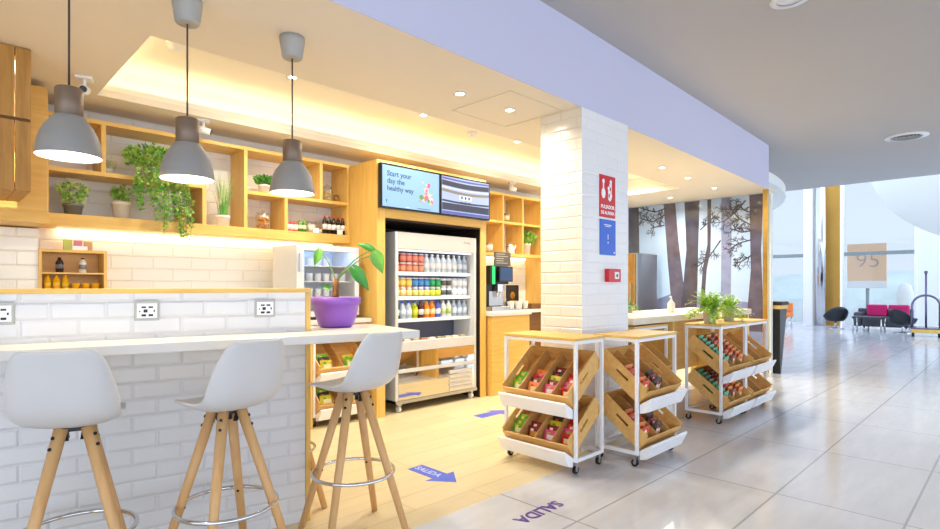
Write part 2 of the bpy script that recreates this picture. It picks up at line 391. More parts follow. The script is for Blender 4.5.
# ------------------------------------------------------------------ bar counter
ANG = -math.asin(.196)
CW = Matrix.Translation((1.303, 2.441, 0)) @ Matrix.Rotation(ANG, 4, 'Z')
def cw(x, y, z=0): return CW @ V((x, y, z))
bar = thing('bar_counter', 'white tiled breakfast bar with raised oak ledge and pale worktop', 'counter', (1.303, 2.441, 0), ANG)
MB().box(-2.7, .09, .29, .42, 0, 1.221).build('tiled_front', M['metro'], bar)
MB().box(-2.7, .118, .278, .435, 1.221, 1.243).build('ledge_cap', M['oak'], bar, bevel=.002)
MB().box(.091, .116, .282, .43, 0, 1.22).build('end_board', M['oakz'], bar, bevel=.002)
MB().prism([(-2.7,0,.972),(.627,0,.972),(.627,.63,.972),(.122,.63,.972),(.122,.284,.972),(-2.7,.284,.972)], (0,0,.042)).build('worktop', M['slab'], bar, bevel=.004)
for i, (x, lb) in enumerate([(-1.164, 'double wall socket on the bar, nearest the picture edge'), (-.642, 'double wall socket on the bar between two pendant lamps'), (-.119, 'double wall socket on the bar nearest the purple planter')]):
    p = cw(x, .29, 1.141)
    t = thing('wall_socket', ['grey framed double socket above the worktop, the one behind the first stool', 'grey framed double socket above the worktop, the middle of three', 'grey framed double socket above the worktop nearest the purple planter'][i], 'socket', p, ANG, 'sockets in the bar upstand')
    MB().box(-.05, .05, -.008, -.0005, -.046, .046).build('frame', M['grey'], t, bevel=.002)
    MB().box(-.04, .04, -.012, -.0085, -.033, .033).build('face_plate', M['signw'], t)
    h = MB()
    for q in (-.022, .006): h.box(q, q+.018, -.0135, -.0122, .012, .02); h.box(q, q+.018, -.0135, -.0122, -.026, -.016)
    h.box(-.014, .002, -.0135, -.0122, -.008, .006); h.box(-.032, -.026, -.0135, -.0122, -.006, .0); h.box(.026, .032, -.0135, -.0122, -.006, .004)
    h.build('socket_holes', M['black'], t)

# ------------------------------------------------------------------ stools
def make_stool(label):
    t = thing('bar_stool', label, 'stool', group='bar stools')
    # shell profile (y towards the counter, z) with half width and edge curl
    prof = [(y_,1.03-(1.03-z_)*.945,w_*.77,c_) for y_,z_,w_,c_ in [(.225,.722,.13,.0), (.20,.735,.165,.006), (.13,.728,.19,.014), (.04,.716,.205,.02), (-.06,.714,.215,.028), (-.13,.73,.222,.035),
            (-.178,.775,.226,.04), (-.2,.83,.222,.04), (-.215,.9,.208,.034), (-.228,.965,.188,.026), (-.238,1.008,.165,.02), (-.244,1.03,.13,.014)]]
    nu = 11; vs = []
    for i, (y, z, w, cu) in enumerate(prof):
        a, b = prof[max(i-1,0)], prof[min(i+1,len(prof)-1)]
        ty, tz = b[0]-a[0], b[1]-a[1]; l = math.hypot(ty, tz); ny, nz = tz/l, -ty/l   # inward normal (up on the seat, forward on the back)
        for j in range(nu):
            q = -1 + 2*j/(nu-1); k = cu*1.6*abs(q)**2.4
            vs.append((w*math.sin(q*PI/2*.92)/math.sin(PI/2*.92), y + ny*k, z + nz*k))
    fs = [(i*nu+j, i*nu+j+1, (i+1)*nu+j+1, (i+1)*nu+j) for i in range(len(prof)-1) for j in range(nu-1)]
    MB().add(vs, fs, 0, True).build('seat_shell', M['shell'], t, solid=.014, sub=2)
    m = MB(); m.box(-.03,.03,-.03,.03,.705,.728)
    for sx in (-1,1):
        for sy in (-1,1): m.obox((sx*.024-.007, sy*.024-.007, .672), (.014,0,0), (0,.014,0), (sx*.008, sy*.008, .05))
    m.build('bracket', M['black'], t)
    for sx in (-1,1):
        for sy in (-1,1):
            top, bot = V((sx*.041, sy*.041, .722)), V((sx*.205, sy*.205, 0))
            lg = MB().tube(bot, top, .0165, .0225, 16).build('leg', M['leg'], t)
            d = (bot-top).normalized(); out = V((sx,sy,0)).normalized(); out = (out - d*out.dot(d)).normalized()
            b = MB()
            for s_ in (.035, .075):
                c = top + d*s_; b.tube(c+out*.018, c+out*.026, .0065, n=10)
            c = top + d*.43; b.tube(c-out*.0205, c-out*.0165, .006, n=8)
            b.build('bolt', M['black'], lg)
    m = MB(); m.path([(.203*math.cos(2*PI*i/48), .203*math.sin(2*PI*i/48), .315) for i in range(48)], .009, 10, closed=True)
    m.build('foot_ring', M['chrome'], t)
    return t
def swivel(t, deg):
    for o in kids(t):
        if o.name.startswith('seat_shell'): o.rotation_euler.z = math.radians(deg)
    return t
st = make_stool('white shell bar stool nearest the camera, in front of the first socket')
st.location = (.41, 2.555, 0); st.rotation_euler.z = ANG
swivel(dup(st, 'white shell bar stool standing between the other two by the tiled bar front', (.93, 2.425, 0), ANG+math.radians(20)), 2)
swivel(dup(st, 'white shell bar stool drawn up to the open worktop end below the purple planter', (1.55, 2.40, 0), ANG), 22)
dup(st, 'bar stool on the far side of the bar, mostly hidden behind the tiled end', (1.45, 3.03, 0), ANG+PI)
swivel(st, -12)

# ------------------------------------------------------------------ pendant lamps
def make_pendant(label, x, y, dz):
    t = thing('pendant_lamp', label, 'lamp', (x, y, 0), group='grey pendant lamps')
    MB().lathe([(0,CE),(.066,CE),(.066,CE-.025),(.054,CE-.11),(.048,CE-.116),(0,CE-.116)], 32).build('canopy', M['canopy'], t)
    B = 1.757 + dz
    MB().tube((0,0,B+.285),(0,0,CE-.115),.0042,n=8).build('cord', M['cord'], t)
    MB().lathe([(0,B+.289),(.046,B+.289),(.05,B+.285),(.05,B+.172),(.046,B+.168)], 32).build('neck', M['neck'], t)
    out = [(.047,.172),(.056,.170),(.066,.154),(.086,.127),(.101,.096),(.111,.06),(.116,.025),(.118,.003)]
    inn = [(.116,.001),(.112,.025),(.107,.058),(.096,.093),(.081,.122),(.062,.146),(.0,.160)]
    sh = MB(); sh.lathe([(r, B+z) for r, z in out+inn], 40, mats=[0]*7+[1]*(len(inn)))
    sh.build('shade', [M['lamp'], M['lampin']], t)
    MB().sphere((0,0,B+.085), .03, n=16, k=10).build('bulb', M['bulb'], t)
PL = [(.431,2.814,.035), (.885,2.79,0), (1.425,2.81,0)]
make_pendant('grey pendant lamp nearest the slatted crate', *PL[0])
make_pendant('grey pendant lamp hanging in front of the trailing green plant', *PL[1])
make_pendant('grey pendant lamp hanging over the bar beside the drinks screens', *PL[2])

# ------------------------------------------------------------------ shelving
def uprights(name, xs, z0, z1, y0, y1): ...
SY0, SY1 = 4.8, 5.095
sh = thing('wall_shelf', 'long oak box shelf with plants and jars above the back counter', 'shelf', (.6, SY0, 1.68))
def lb(x0,x1,z0,z1,y0=0,y1=SY1-SY0): return MB().box(x0-.6,x1-.6,y0,y1,z0-1.68,z1-1.68)
lb(.595,3.05,1.685,1.77,-.02).build('bottom_board', M['oak'], sh, bevel=.002)
lb(.595,3.05,2.45,2.48).build('top_board', M['oak'], sh, bevel=.002)
lb(.595,.62,1.77,2.45).build('side_board', M['oakz'], sh); lb(3.02,3.05,1.77,2.45).build('side_board', M['oakz'], sh)
lb(.62,1.64,2.07,2.10).build('middle_board', M['oak'], sh); lb(2.015,3.02,2.07,2.10).build('middle_board', M['oak'], sh)
for x, z0, z1 in ((.93,2.1,2.45),(1.64,1.77,2.1),(1.985,1.77,2.45),(2.36,1.77,2.07),(2.72,2.1,2.45)):
    lb(x,x+.03,z0,z1).build('divider', M['oakz'], sh)
MB().box(.7, 3.0, 5.055, 5.08, 1.664, 1.679).build('trim_5', M['led'])
struct(bpy.data.objects['trim_5'], 'warm light strip under the long oak shelf', 'light strip')
cab = thing('wall_cabinet', 'closed oak wall cabinet beside the slatted crate', 'cabinet', (-.4, 4.56, 1.67))
MB().box(-.9,.985,0,.53,0,.90).build('body', M['oak'], cab, bevel=.003)
MB().box(-.9,.99,-.03,-.001,.0,.07).build('bottom_rail', M['oak'], cab, bevel=.002)
cr = thing('slatted_crate', 'slatted wooden crate fixed under the ceiling before the oak cabinet', 'crate', (-.165, 4.0, 1.795))
for k in range(9):
    x1 = .6 - k*.0735
    MB().box(x1-.07, x1, 0, .018, 0, .395).build('slat', M['slat'], cr, bevel=.003); MB().box(x1-.07, x1, 0, .018, .412, .812).build('slat', M['slat'], cr, bevel=.003)
    MB().box(x1-.07, x1, .02, .54, .0, .018).build('bottom_slat', M['slat'], cr, bevel=.003)
m = MB(); m.box(-.06,.6,.019,.04,.02,.05); m.box(-.06,.6,.019,.04,.38,.42); m.box(-.06,.6,.019,.04,.77,.81); m.build('batten', M['darkwood'], cr)
MB().box(.582,.6,.042,.54,.02,.812).build('end_panel', M['slat'], cr); MB().box(-.06,.58,.5,.54,.42,.81).build('rear_panel', M['darkwood'], cr)

# back counter
bc = thing('back_counter', 'white topped back counter under the oak shelves', 'counter', (0, 4.42, 0))
MB().box(-1.55,3.045,-.02,.675,.915,.955).build('worktop', M['slab'], bc, bevel=.003)
MB().box(-1.55,2.36,.03,.675,.0,.914).build('cabinet_front', M['oak'], bc)
MB().box(2.365,2.43,-.01,.675,0,.914).build('end_panel', M['oakz'], bc, bevel=.002)

# ------------------------------------------------------------------ snack trolleys
TH = 0.635
SL, NR = V((0, .34, .265)).normalized(), V((0, -.08, .102)).normalized()
CL, CHT = .431, .13
def crate_frame(k):   # bottom front edge of crate k (0 upper, 1 lower) in trolley space, front plane at y=0, outward -y
    return V((0, 0, .435 - .32*k))
def make_trolley(w, nslots, label, group='white snack trolleys', top='oak'):
    t = thing('snack_trolley', label, 'trolley', group=group)
    b = .022; m = MB(); D = .34
    for x in (0, w-b):
        for y in (0, D-b): m.box(x, x+b, y, y+b, .085, .89)
    for z in (.085, .866):
        for y in (0, D-b): m.box(b, w-b, y, y+b, z, z+.024)
        for x in (0, w-b): m.box(x, x+b, b, D-b, z, z+.024)
    m.build('frame', M['white'], t, bevel=.002)
    MB().box(-.006, w+.006, -.008, D+.008, .8905, .908).build('top_board', M['oak'], t, bevel=.002)
    for x in (.03, w-.03):
        for y in (.03, D-.03):
            c = MB(); c.box(x-.018,x+.018,y-.018,y+.018,.074,.084); c.obox((x-.016,y-.01,.03),(.004,0,0),(0,.02,0),(0,0,.045)); c.obox((x+.012,y-.01,.03),(.004,0,0),(0,.02,0),(0,0,.045))
            ca = c.build('caster', M['steel'], t)
            wl = MB(); wl.tube((x-.010,y+.006,.0255),(x+.010,y+.006,.0255),.025,n=20,m=0); wl.tube((x-.0112,y+.006,.0255),(x+.0112,y+.006,.0255),.012,n=12,m=1)
            wl.build('wheel', [M['black'], M['steel']], ca)
    g = .028; cwid = w - 2*g
    for k in range(2):
        o = crate_frame(k) + V((g, .012, 0)); m = MB(); tk = .011
        m.obox(o, (cwid,0,0), SL*CL, NR*tk)                             # bottom
        m.obox(o + NR*tk, (cwid,0,0), SL*tk, NR*(CHT-.035))              # front lip
        m.obox(o + NR*tk + SL*(CL-tk), (cwid,0,0), SL*tk, NR*(CHT-tk))  # back
        for x in (0, cwid-tk):                                         # sides with a handle slot
            p = o + V((x,0,0)) + NR*tk + SL*tk; L = CL-2*tk; H = CHT-tk
            m.obox(p, (tk,0,0), SL*L, NR*(H*.45))
            m.obox(p + NR*(H*.45), (tk,0,0), SL*(L*.36), NR*(H*.16)); m.obox(p + NR*(H*.45) + SL*(L*.64), (tk,0,0), SL*(L*.36), NR*(H*.16))
            m.obox(p + NR*(H*.61), (tk,0,0), SL*L, NR*(H*.39))
        ce = m.build('crate', M['crate'], t)
        for j in range(1, nslots):
            x = cwid*j/nslots
            MB().obox(o + V((x-.004,0,0)) + NR*(tk+.001) + SL*(tk+.001), (.008,0,0), SL*(CL-2*tk-.002), NR*(CHT-.035)).build('divider', M['crate_in'], ce)
        z = -.32*k
        pr = [(.0,.432+z),(-.012,.442+z),(-.088,.490+z),(-.096,.480+z),(-.05,.385+z),(0,.372+z)]
        MB().prism([(g-.004, y-.002, zz) for y, zz in pr], (cwid+.008,0,0)).build('price_ledge', M['tray'], t, bevel=.002)
    return t
def tm(t): return Matrix.Translation(t.location) @ t.rotation_euler.to_matrix().to_4x4()
T2W, T3W = .60, .618
T1 = make_trolley(TH, 4, 'white snack trolley facing the bar, in front of the tiled column'); T1.location = (3.06, 2.72, 0); T1.rotation_euler.z = -PI/2
T2 = make_trolley(T2W, 3, 'white snack trolley facing the lobby beside the tiled column'); T2.location = (3.49, 1.875, 0)
T4 = make_trolley(TH, 3, 'white snack trolley pushed under the high table behind the lobby trolley'); T4.location = (4.33, 2.36, 0)
T3 = make_trolley(T3W, 3, 'white snack trolley with metal potted ferns on its top'); T3.location = (5.12, 1.925, 0)
T3b = make_trolley(T3W, 2, 'white snack trolley with empty crates nearest the brass post'); T3b.location = (5.12+T3W+.012, 1.925, 0)
T5 = make_trolley(.56, 2, 'white snack trolley under the back counter beside the drinks fridge'); T5.location = (2.45, 4.44, 0)

def packet_mesh(name, w, h, th, cols):
    m = MB(); nx, nz = 5, 7
    for side in (1, -1):
        vs = []
        for j in range(nz):
            for i in range(nx):
                u, v = i/(nx-1), j/(nz-1)
                e = math.sin(PI*u)**.5 * min(1, 4.5*min(v, 1-v))**.7 if 0 < u < 1 else 0
                vs.append((w*(u-.5), side*th/2*max(e, .06), h*v))
        o = len(m.v); m.v += vs
        for j in range(nz-1):
            for i in range(nx-1):
                f = [o+j*nx+i, o+j*nx+i+1, o+(j+1)*nx+i+1, o+(j+1)*nx+i]
                m.f.append(f if side < 0 else f[::-1]); m.m.append(1 if j in (2,3) and 0 < i < nx-1 else (2 if j == 4 and i in (1,) else 0)); m.sm.append(True)
    return m.mesh(name, cols, recalc=False)
PC = {}
def colmat(hexc, rough=.35):
    k = 'ink_' + hexc.strip('#')
    if k not in M: M[k] = pm(k, hexc, rough, var=.04, scale=40)
    return M[k]
PK = {'green': ('#6fae2e','#dfe8b0','#e8d23a'), 'red': ('#c8202c','#f2d8a0','#7a1420'), 'maroon': ('#7c1a22','#d8a23c','#f0e0d0'), 'pink': ('#e2457e','#f7e4ec','#8ec63f'),
      'orange': ('#e8823a','#f6d6b0','#c84a20'), 'black': ('#2c2320','#efe8e0','#c0392b'), 'teal': ('#3fae84','#d8efe0','#e0523a'), 'yellow': ('#d8c820','#f4f0b8','#6aa82a'), 'scarlet': ('#d9402e','#f0b43c','#fff0e0')}
def packet(kind, w, h):
    key = (kind, round(w,3), round(h,3))
    if key not in PC: PC[key] = packet_mesh('snack_packet', w, h, .026, [colmat(c) for c in PK[kind]])
    o = bpy.data.objects.new('snack_packet', PC[key]); COL.objects.link(o)
    return o
def fill(t, w, nslots, k, slot, kind, n, where, s0=.04, step=.042, h=.115, mix=None, lean=52):
    mtx = tm(t); cwid = w - .056; sw = cwid/nslots
    o = crate_frame(k) + V((.028, .012, 0)) + V((sw*(slot+.5), 0, 0))
    lean = math.radians(lean)
    for j in range(n):
        kd = mix[j % len(mix)] if mix else kind
        up = (NR*math.cos(lean) + SL*math.sin(lean)).normalized()
        p = o + NR*.0125 + SL*(s0 + j*step)
        x = V((1,0,0)); y = up.cross(x).normalized()
        L = Matrix(((x.x, y.x, up.x, p.x),(x.y, y.y, up.y, p.y),(x.z, y.z, up.z, p.z),(0,0,0,1)))
        L = L @ Matrix.Rotation(R.uniform(-.03,.03), 4, 'Y')
        pk = packet(kd, min(sw-.026, .115), h)
        pk.matrix_world = mtx @ L
        c = mix and kd or kind
        tag(pk, '%s %s packet behind the lip, %s' % (ORD[j], c, where), 'snack packet', 'snack packets in the trolleys')
for k, lv in ((0,'upper'),(1,'lower')):
    for s_, (kd, mx, n) in enumerate([('green', None, 3), ('maroon', ['orange','maroon','red'], 4), ('pink', ['pink','maroon','yellow','black','maroon'], 5), ('scarlet', ['red','pink','scarlet','red'], 4)]):
        if k == 1 and s_ == 1: n = 2; mx = ['maroon','maroon']
        fill(T1, TH, 4, k, s_, kd, n, '%s slot, %s crate facing the bar' % (ORD[s_], lv), mix=mx, h=.10)
    fill(T2, T2W, 3, k, 0, 'red', 5, 'first slot, %s crate of lobby trolley by column' % lv, h=.13, lean=24, s0=.03, mix=['scarlet','orange','red','scarlet','orange'])
    fill(T2, T2W, 3, k, 1, 'black', 3, 'second slot, %s crate of lobby trolley by column' % lv, h=.13, lean=24, s0=.03, mix=['black','maroon','black'])
    fill(T3, T3W, 3, k, 0, 'teal', 8, 'first slot, %s crate of trolley under ferns' % lv, h=.145, lean=24)
    fill(T3, T3W, 3, k, 1, 'orange', 8, 'second slot, %s crate of trolley under ferns' % lv, lean=24, h=.14, mix=['maroon','orange','scarlet'])
    fill(T3, T3W, 3, k, 2, 'orange', 8, 'third slot, %s crate of trolley under ferns' % lv, lean=24, h=.14)
    fill(T5, .56, 2, k, 0, 'yellow', 3, 'first slot, %s crate under back counter' % lv, mix=['yellow','black','green'])
    fill(T5, .56, 2, k, 1, 'yellow', 2, 'second slot, %s crate under back counter' % lv, mix=['green','yellow'])

# ------------------------------------------------------------------ high table by the lobby
tb = thing('high_table', 'long high table with a cream top behind the lobby trolleys', 'table', (4.25, 2.32, 0))
MB().box(0,2.85,0,.72,.925,.985).build('table_top', M['tabletop'], tb, bevel=.003)
for x in (.76, 2.75): MB().box(x, x+.05, .01, .70, 0, .924).build('leg_panel', M['oakz'], tb, bevel=.002)
MB().box(.82,2.74,.62,.64,.25,.924).build('back_panel', M['crate'], tb)

# ------------------------------------------------------------------ fridge surround, screens
su = thing('fridge_surround', 'tall oak surround built around the drinks fridge', 'cabinet', (3.055, 4.335, 0))
MB().box(0,.1,0,.755,0,2.47).build('side_panel', M['oakz'], su, bevel=.003)
MB().box(1.42,1.51,0,.755,0,2.47).build('side_panel', M['oakz'], su, bevel=.003)
MB().box(.101,1.419,0,.755,1.92,2.47).build('top_box', M['oak'], su, bevel=.002)
MB().box(.101,1.419,.012,.699,1.90,1.919).build('shade_lining', M['dark'], su); MB().box(.1005,.104,.012,.699,0,1.899).build('shade_lining', M['dark'], su); MB().box(1.416,1.4195,.012,.699,0,1.899).build('shade_lining', M['dark'], su)  # dark sheets added so the recess around the fridge reads as shaded
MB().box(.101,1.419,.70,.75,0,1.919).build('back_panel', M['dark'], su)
M['scr1'] = emit('screen_blue', '#9fc8ee', .72); M['scrt'] = emit('screen_text', '#4a6a9c', .45); M['scrw'] = emit('screen_white', '#eaf4ff', .75)
M['scr2'] = emit('screen_lavender', '#b9c8f2', .7); M['scr3'] = emit('screen_slate', '#4a5068', .45); M['scr4'] = emit('screen_sand', '#a39788', .55); M['scr5'] = emit('screen_violet', '#6a70c0', .6)
M['scrp'] = emit('screen_pink', '#e0678a', .9); M['scrg'] = emit('screen_green', '#63a05a', .8); M['scro'] = emit('screen_peach', '#f3c08a', 1.0)
def screen(x, label):
    t = thing('menu_screen', label, 'screen', (x, 4.29, 2.005), 0, 'menu screens over the drinks fridge')
    MB().box(0,.752,0,.0448,0,.43).build('bezel', M['screenbez'], t, bevel=.003)
    return t
s1 = screen(3.07, 'light blue menu screen showing grey lettering and fruit over the fridge')
MB().box(.018,.734,-.002,-.0005,.018,.412).build('display', M['scr1'], s1)
face = Matrix.Rotation(PI/2, 4, 'X')
for tx, x, z, sz in (('Start your', .07, .335, .072), ('day the', .07, .265, .072), ('healthy way', .07, .195, .068)):
    text_mesh('lettering', tx, sz, M['scrt'], s1, Matrix.Translation((x, -.0035, z)) @ face, .001, 'LEFT', .0005)
fm = MB()
for i in range(34):
    a, r = R.uniform(0, 2*PI), R.uniform(0, 1)
    x, z = .56 + .11*r*math.cos(a), .15 + .10*r*math.sin(a) + (.06 if abs(math.cos(a)) < .5 else 0)
    rr = R.uniform(.008,.026); n = 10
    fm.add([(x+rr*math.cos(2*PI*q/n), -.0036-.00001*i, z+rr*math.sin(2*PI*q/n)) for q in range(n)], [tuple(range(n))], R.choice([0,0,1,2,3,3]))
fm.build('fruit_picture', [M['scrp'], M['scrg'], M['scrw'], M['scro']], s1, recalc=False)
mk = MB(); mk.box(.06,.07,-.0036,-.0024,.06,.085,0); mk.box(.3,.34,-.0036,-.0024,.024,.036,1); mk.box(.45,.62,-.0036,-.0024,.03,.036,0); mk.build('small_mark', [M['scrt'], M['scrw']], s1)
s2 = screen(3.07+.756, 'striped blue and grey menu screen nearest the coffee corner')
d2 = MB(); d2.box(.018,.734,-.002,-.0005,.018,.412,0); d2.build('display', [M['scr2']], s2)
b2 = MB()
for z0, z1, mi, dz in ((.385,.405,3,-.02),(.32,.375,1,-.03),(.295,.305,0,-.02),(.255,.285,2,-.04),(.15,.17,1,-.02),(.06,.135,1,.0),(.018,.05,3,0)):
    n = 10; P = []
    for i in range(n+1):
        u = i/n; P.append((.02+.71*u, -.0032, min(.41, z1 + dz*math.sin(PI*u)*.5)))
    for i in range(n, -1, -1):
        u = i/n; P.append((.02+.71*u, -.0032, max(.019, z0 + dz*math.sin(PI*u)*.5)))
    b2.add(P, [tuple(range(len(P)))], mi)
b2.box(.27,.46,-.0036,-.0033,.185,.235,0)
for x in (.29,.345,.40): b2.box(x,x+.04,-.0042,-.0037,.15,.165,1); b2.box(x+.005,x+.03,-.0042,-.0037,.195,.225,4)
b2.build('stripes', [M['scrw'], M['scr3'], M['scr4'], M['scr5'], M['scrt']], s2, recalc=False)

# ------------------------------------------------------------------ drinks fridge
FX0, FX1, FY0, FY1 = 3.30, 4.435, 4.365, 5.0
fr = thing('drinks_fridge', 'tall open drinks fridge with mirrored lower front on castors', 'fridge', (FX0, FY0, 0))
W, D = FX1-FX0, FY1-FY0
MB().box(0,.035,0,D,.09,1.80).build('side_wall', M['fridgew'], fr, bevel=.004); MB().box(W-.035,W,0,D,.09,1.80).build('side_wall', M['fridgew'], fr, bevel=.004)
MB().box(.036,W-.036,D-.30,D-.285,.669,.895).build('shade_panel', M['deep'], fr); MB().box(.036,W-.036,D-.04,D,.09,1.80).build('rear_wall', M['inner'], fr)  # dark sheet stands in for shade between the lowest shelf and deck
hd = MB().box(.036,W-.036,.0,D-.041,1.63,1.80).build('header', M['header'], fr, bevel=.004)
text_mesh('lettering', 'Arneg', .04, M['grey'], hd, Matrix.Translation((W-.15,-.002,1.74)) @ face, 0)
MB().box(.05,W-.05,.03,.06,1.612,1.628).build('light_tube', M['ledw'], fr)
SH = (1.395, 1.145, .915)
for z in SH:
    s = MB().box(.037,W-.037,.07,D-.042,z-.018,z).build('shelf', M['inner'], fr)
    MB().box(.037,W-.037,.055,.069,z-.022,z+.012).build('price_strip', M['white'], s)
    MB().box(.05,W-.05,.09,.105,z-.026,z-.0185).build('light_tube', M['ledw'], s)
MB().box(.037,W-.037,.06,D-.042,.62,.668).build('deck', M['inner'], fr)
MB().box(.036,W-.036,-.006,.058,.60,.70).build('front_rail', M['fridgew'], fr, bevel=.003)
MB().box(.036,W-.036,.0,.04,.43,.598).build('mirror_panel', M['mirror'], fr)
MB().box(.036,W-.036,-.006,.04,.39,.428).build('front_rail', M['fridgew'], fr, bevel=.003)
MB().box(.036,W-.036,.0,.04,.12,.388).build('mirror_panel', M['mirror'], fr)
g_ = MB()
for q in range(5): g_.obox((.72, -.014, .135+.045*q), (.34,0,0), (0,.012,.0), (0,.006,.034))
g_.build('vent_grille', M['header'], fr)
MB().box(.0,W,-.012,D,.085,.118).build('base_frame', M['steel'], fr)
for x in (.06, W-.06):
    for y in (.03, D-.06):
        c = MB().box(x-.02,x+.02,y-.02,y+.02,.06,.084).build('caster', M['steel'], fr)
        MB().tube((x-.014,y,.031),(x+.014,y,.031),.031,n=18).build('wheel', M['white'], c)
def bottle_mesh(name, r, h, cols, neck=True):
    """cols: body, label, cap"""
    if neck: prof = [(0,0),(r*.92,0),(r,.008),(r,h*.25),(r*1.005,h*.25),(r*1.005,h*.55),(r,h*.55),(r,h*.66),(r*.75,h*.78),(r*.4,h*.88),(r*.4,h*.91),(r*.46,h*.91),(r*.46,h*.99),(r*.4,h),(0,h)]; mt = [0,0,0,0,1,0,0,0,0,0,2,2,2,2]
    else: prof = [(0,0),(r*.85,0),(r,.008),(r,h*.2),(r*1.003,h*.2),(r*1.003,h*.75),(r,h*.75),(r,h-.012),(r*.85,h),(0,h-.002)]; mt = [2,2,0,0,1,0,0,2,2]
    return MB().lathe(prof, 14, mats=mt).mesh(name, [colmat(c, .25) for c in cols])
BOT = {}
def drink(kind, r, h, cols, neck, x, y, z, label, name=None, cat=None, group=None):
    key = (kind, r, h)
    if key not in BOT: BOT[key] = bottle_mesh(kind, r, h, cols, neck)
    o = bpy.data.objects.new(name or kind, BOT[key]); COL.objects.link(o); o.location = (x, y, z); o.rotation_euler.z = R.uniform(0, 6)
    return tag(o, label, cat or ('can' if not neck else 'bottle'), group or 'drinks on the fridge shelves')
pit = (W-.10)/13; fx = lambda i: FX0 + .05 + pit*(i+.5)
yy = FY0 + .07 + .04
cnt = {}
def place(kindname, colr, cols, neck, i, sh, tier=None, r=.035, h=.19):
    z = SH[sh] + .0005 + (0 if tier in (None, 'lower') else .1005)
    key = (colr, sh, tier); cnt[key] = cnt.get(key, 0) + 1
    row = ['top', 'middle', 'bottom'][sh]
    lab = '%s %s %s from the planter side%s, %s fridge shelf' % (ORD[cnt[key]-1], colr, 'can' if not neck else 'bottle', '' if tier is None else ', %s tier' % tier, row)
    drink(kindname, r, h, cols, neck, fx(i), yy, z, lab)
CANH = .1
for tier in ('lower','upper'):
    for i in range(5):
        if tier == 'upper' and i == 0: place('cola_can', 'dark', ('#3a1a1c','#5a2022','#b8b8bc'), False, i, 0, tier, h=CANH); continue
        place('red_can', 'red', ('#dc2f22','#f0917c','#d8d8dc') if tier == 'upper' else ('#e04a22','#f0a884','#d8d8dc'), False, i, 0, tier, h=CANH if tier == 'upper' else .0999)
    for i in range(3): place('yellow_can', 'yellow', ('#f0a000','#f6d86a','#d0d0d4') if tier == 'upper' else ('#e89200','#f0d890','#d0d0d4'), False, i, 1, tier, h=CANH if tier == 'upper' else .0999)
    for i in range(3,6): place('blue_can', 'blue', ('#1450b4','#4f9ae0','#d0d0d4') if tier == 'upper' else ('#0f5cc0','#f0e070','#d0d0d4'), False, i, 1, tier, h=CANH if tier == 'upper' else .0999)
    for i in range(6,8): place('green_can', 'green', ('#008044','#2fae70','#d0d0d4') if tier == 'upper' else ('#00803c','#e8e840','#d0d0d4'), False, i, 1, tier, h=CANH if tier == 'upper' else .0999)
    for i in range(8,10): place('silver_can', 'silver', ('#e6e8ec','#5a5f66','#d0d0d4'), False, i, 1, tier, h=CANH)
    for i in range(10,13): place('pale_can', 'pale', ('#d4dcee','#f2f5fb','#c4cad8'), False, i, 1, tier, h=CANH)
for i in range(5,13): place('water_bottle', 'clear', ('#dfe9f4','#f4f8fb','#f2f6fb') if i < 11 else ('#b4c4dc','#dfe6f0','#dfe6f0'), True, i, 0, h=.205 if i < 11 else .2049)
r3 = [('dark green','#1f4a35','#dfe8df','#20242a')] + [('clear','#c8d4e4','#dfe9f5','#4a5ad8')]*2 + [('lime','#b4c400','#d8de40','#4a5ad8')]*1 + [('crimson','#5a2420','#e8e0d8','#3a2020')]*1 + [('orange','#f0881c','#fbdca0','#f08a2a')]*2 + [('blue','#5a6ad8','#e6eaf8','#3f4fc0')]*1 + [('white','#eef0ea','#b9d48a','#e8e8e8')]*2 + [('pale blue','#aebfd8','#dde6f2','#c8d2e2')]*3
for i, (nm, a, b_, c) in enumerate(r3): place('drink_bottle', nm, (a, b_, c), True, i, 2, r=.034, h=.185 + .0001*i)
BOXC = ['#e6d8b8','#efe6cf','#d9c79a','#c98f6a','#f3efe6','#b8a88a']
for i in range(9):
    x = FX0 + .06 + i*.113; cc = BOXC[i % 6]
    o = MB(); o.prism([(0,0,0),(.085,0,0),(.085,.1,0),(0,.1,0)], (0,0,.035)); o.prism([(.004,.004,.0352),(.081,.004,.0352),(.081,.05,.0352),(.004,.05,.0352)], (0,0,.012))
    o = o.build('sandwich_pack', colmat(cc), bevel=.006); o.location = (x, FY0+.075, .669)
    tag(o, '%s sandwich pack along the fridge deck counting from the planter' % ORD[i], 'sandwich pack', 'packs on the fridge deck')
tag(MB().box(0,.09,0,.09,0,.12).build('snack_box', [colmat('#c8553a')], bevel=.004, loc=(FX0+.06, FY0+.21, .669)), 'reddish snack box at the back of the fridge deck', 'box')
tag(MB().box(0,.07,0,.09,0,.14).build('snack_box', [colmat('#8a5a3a')], bevel=.004, loc=(FX0+.17, FY0+.21, .669)), 'brown snack box at the back of the fridge deck', 'box')

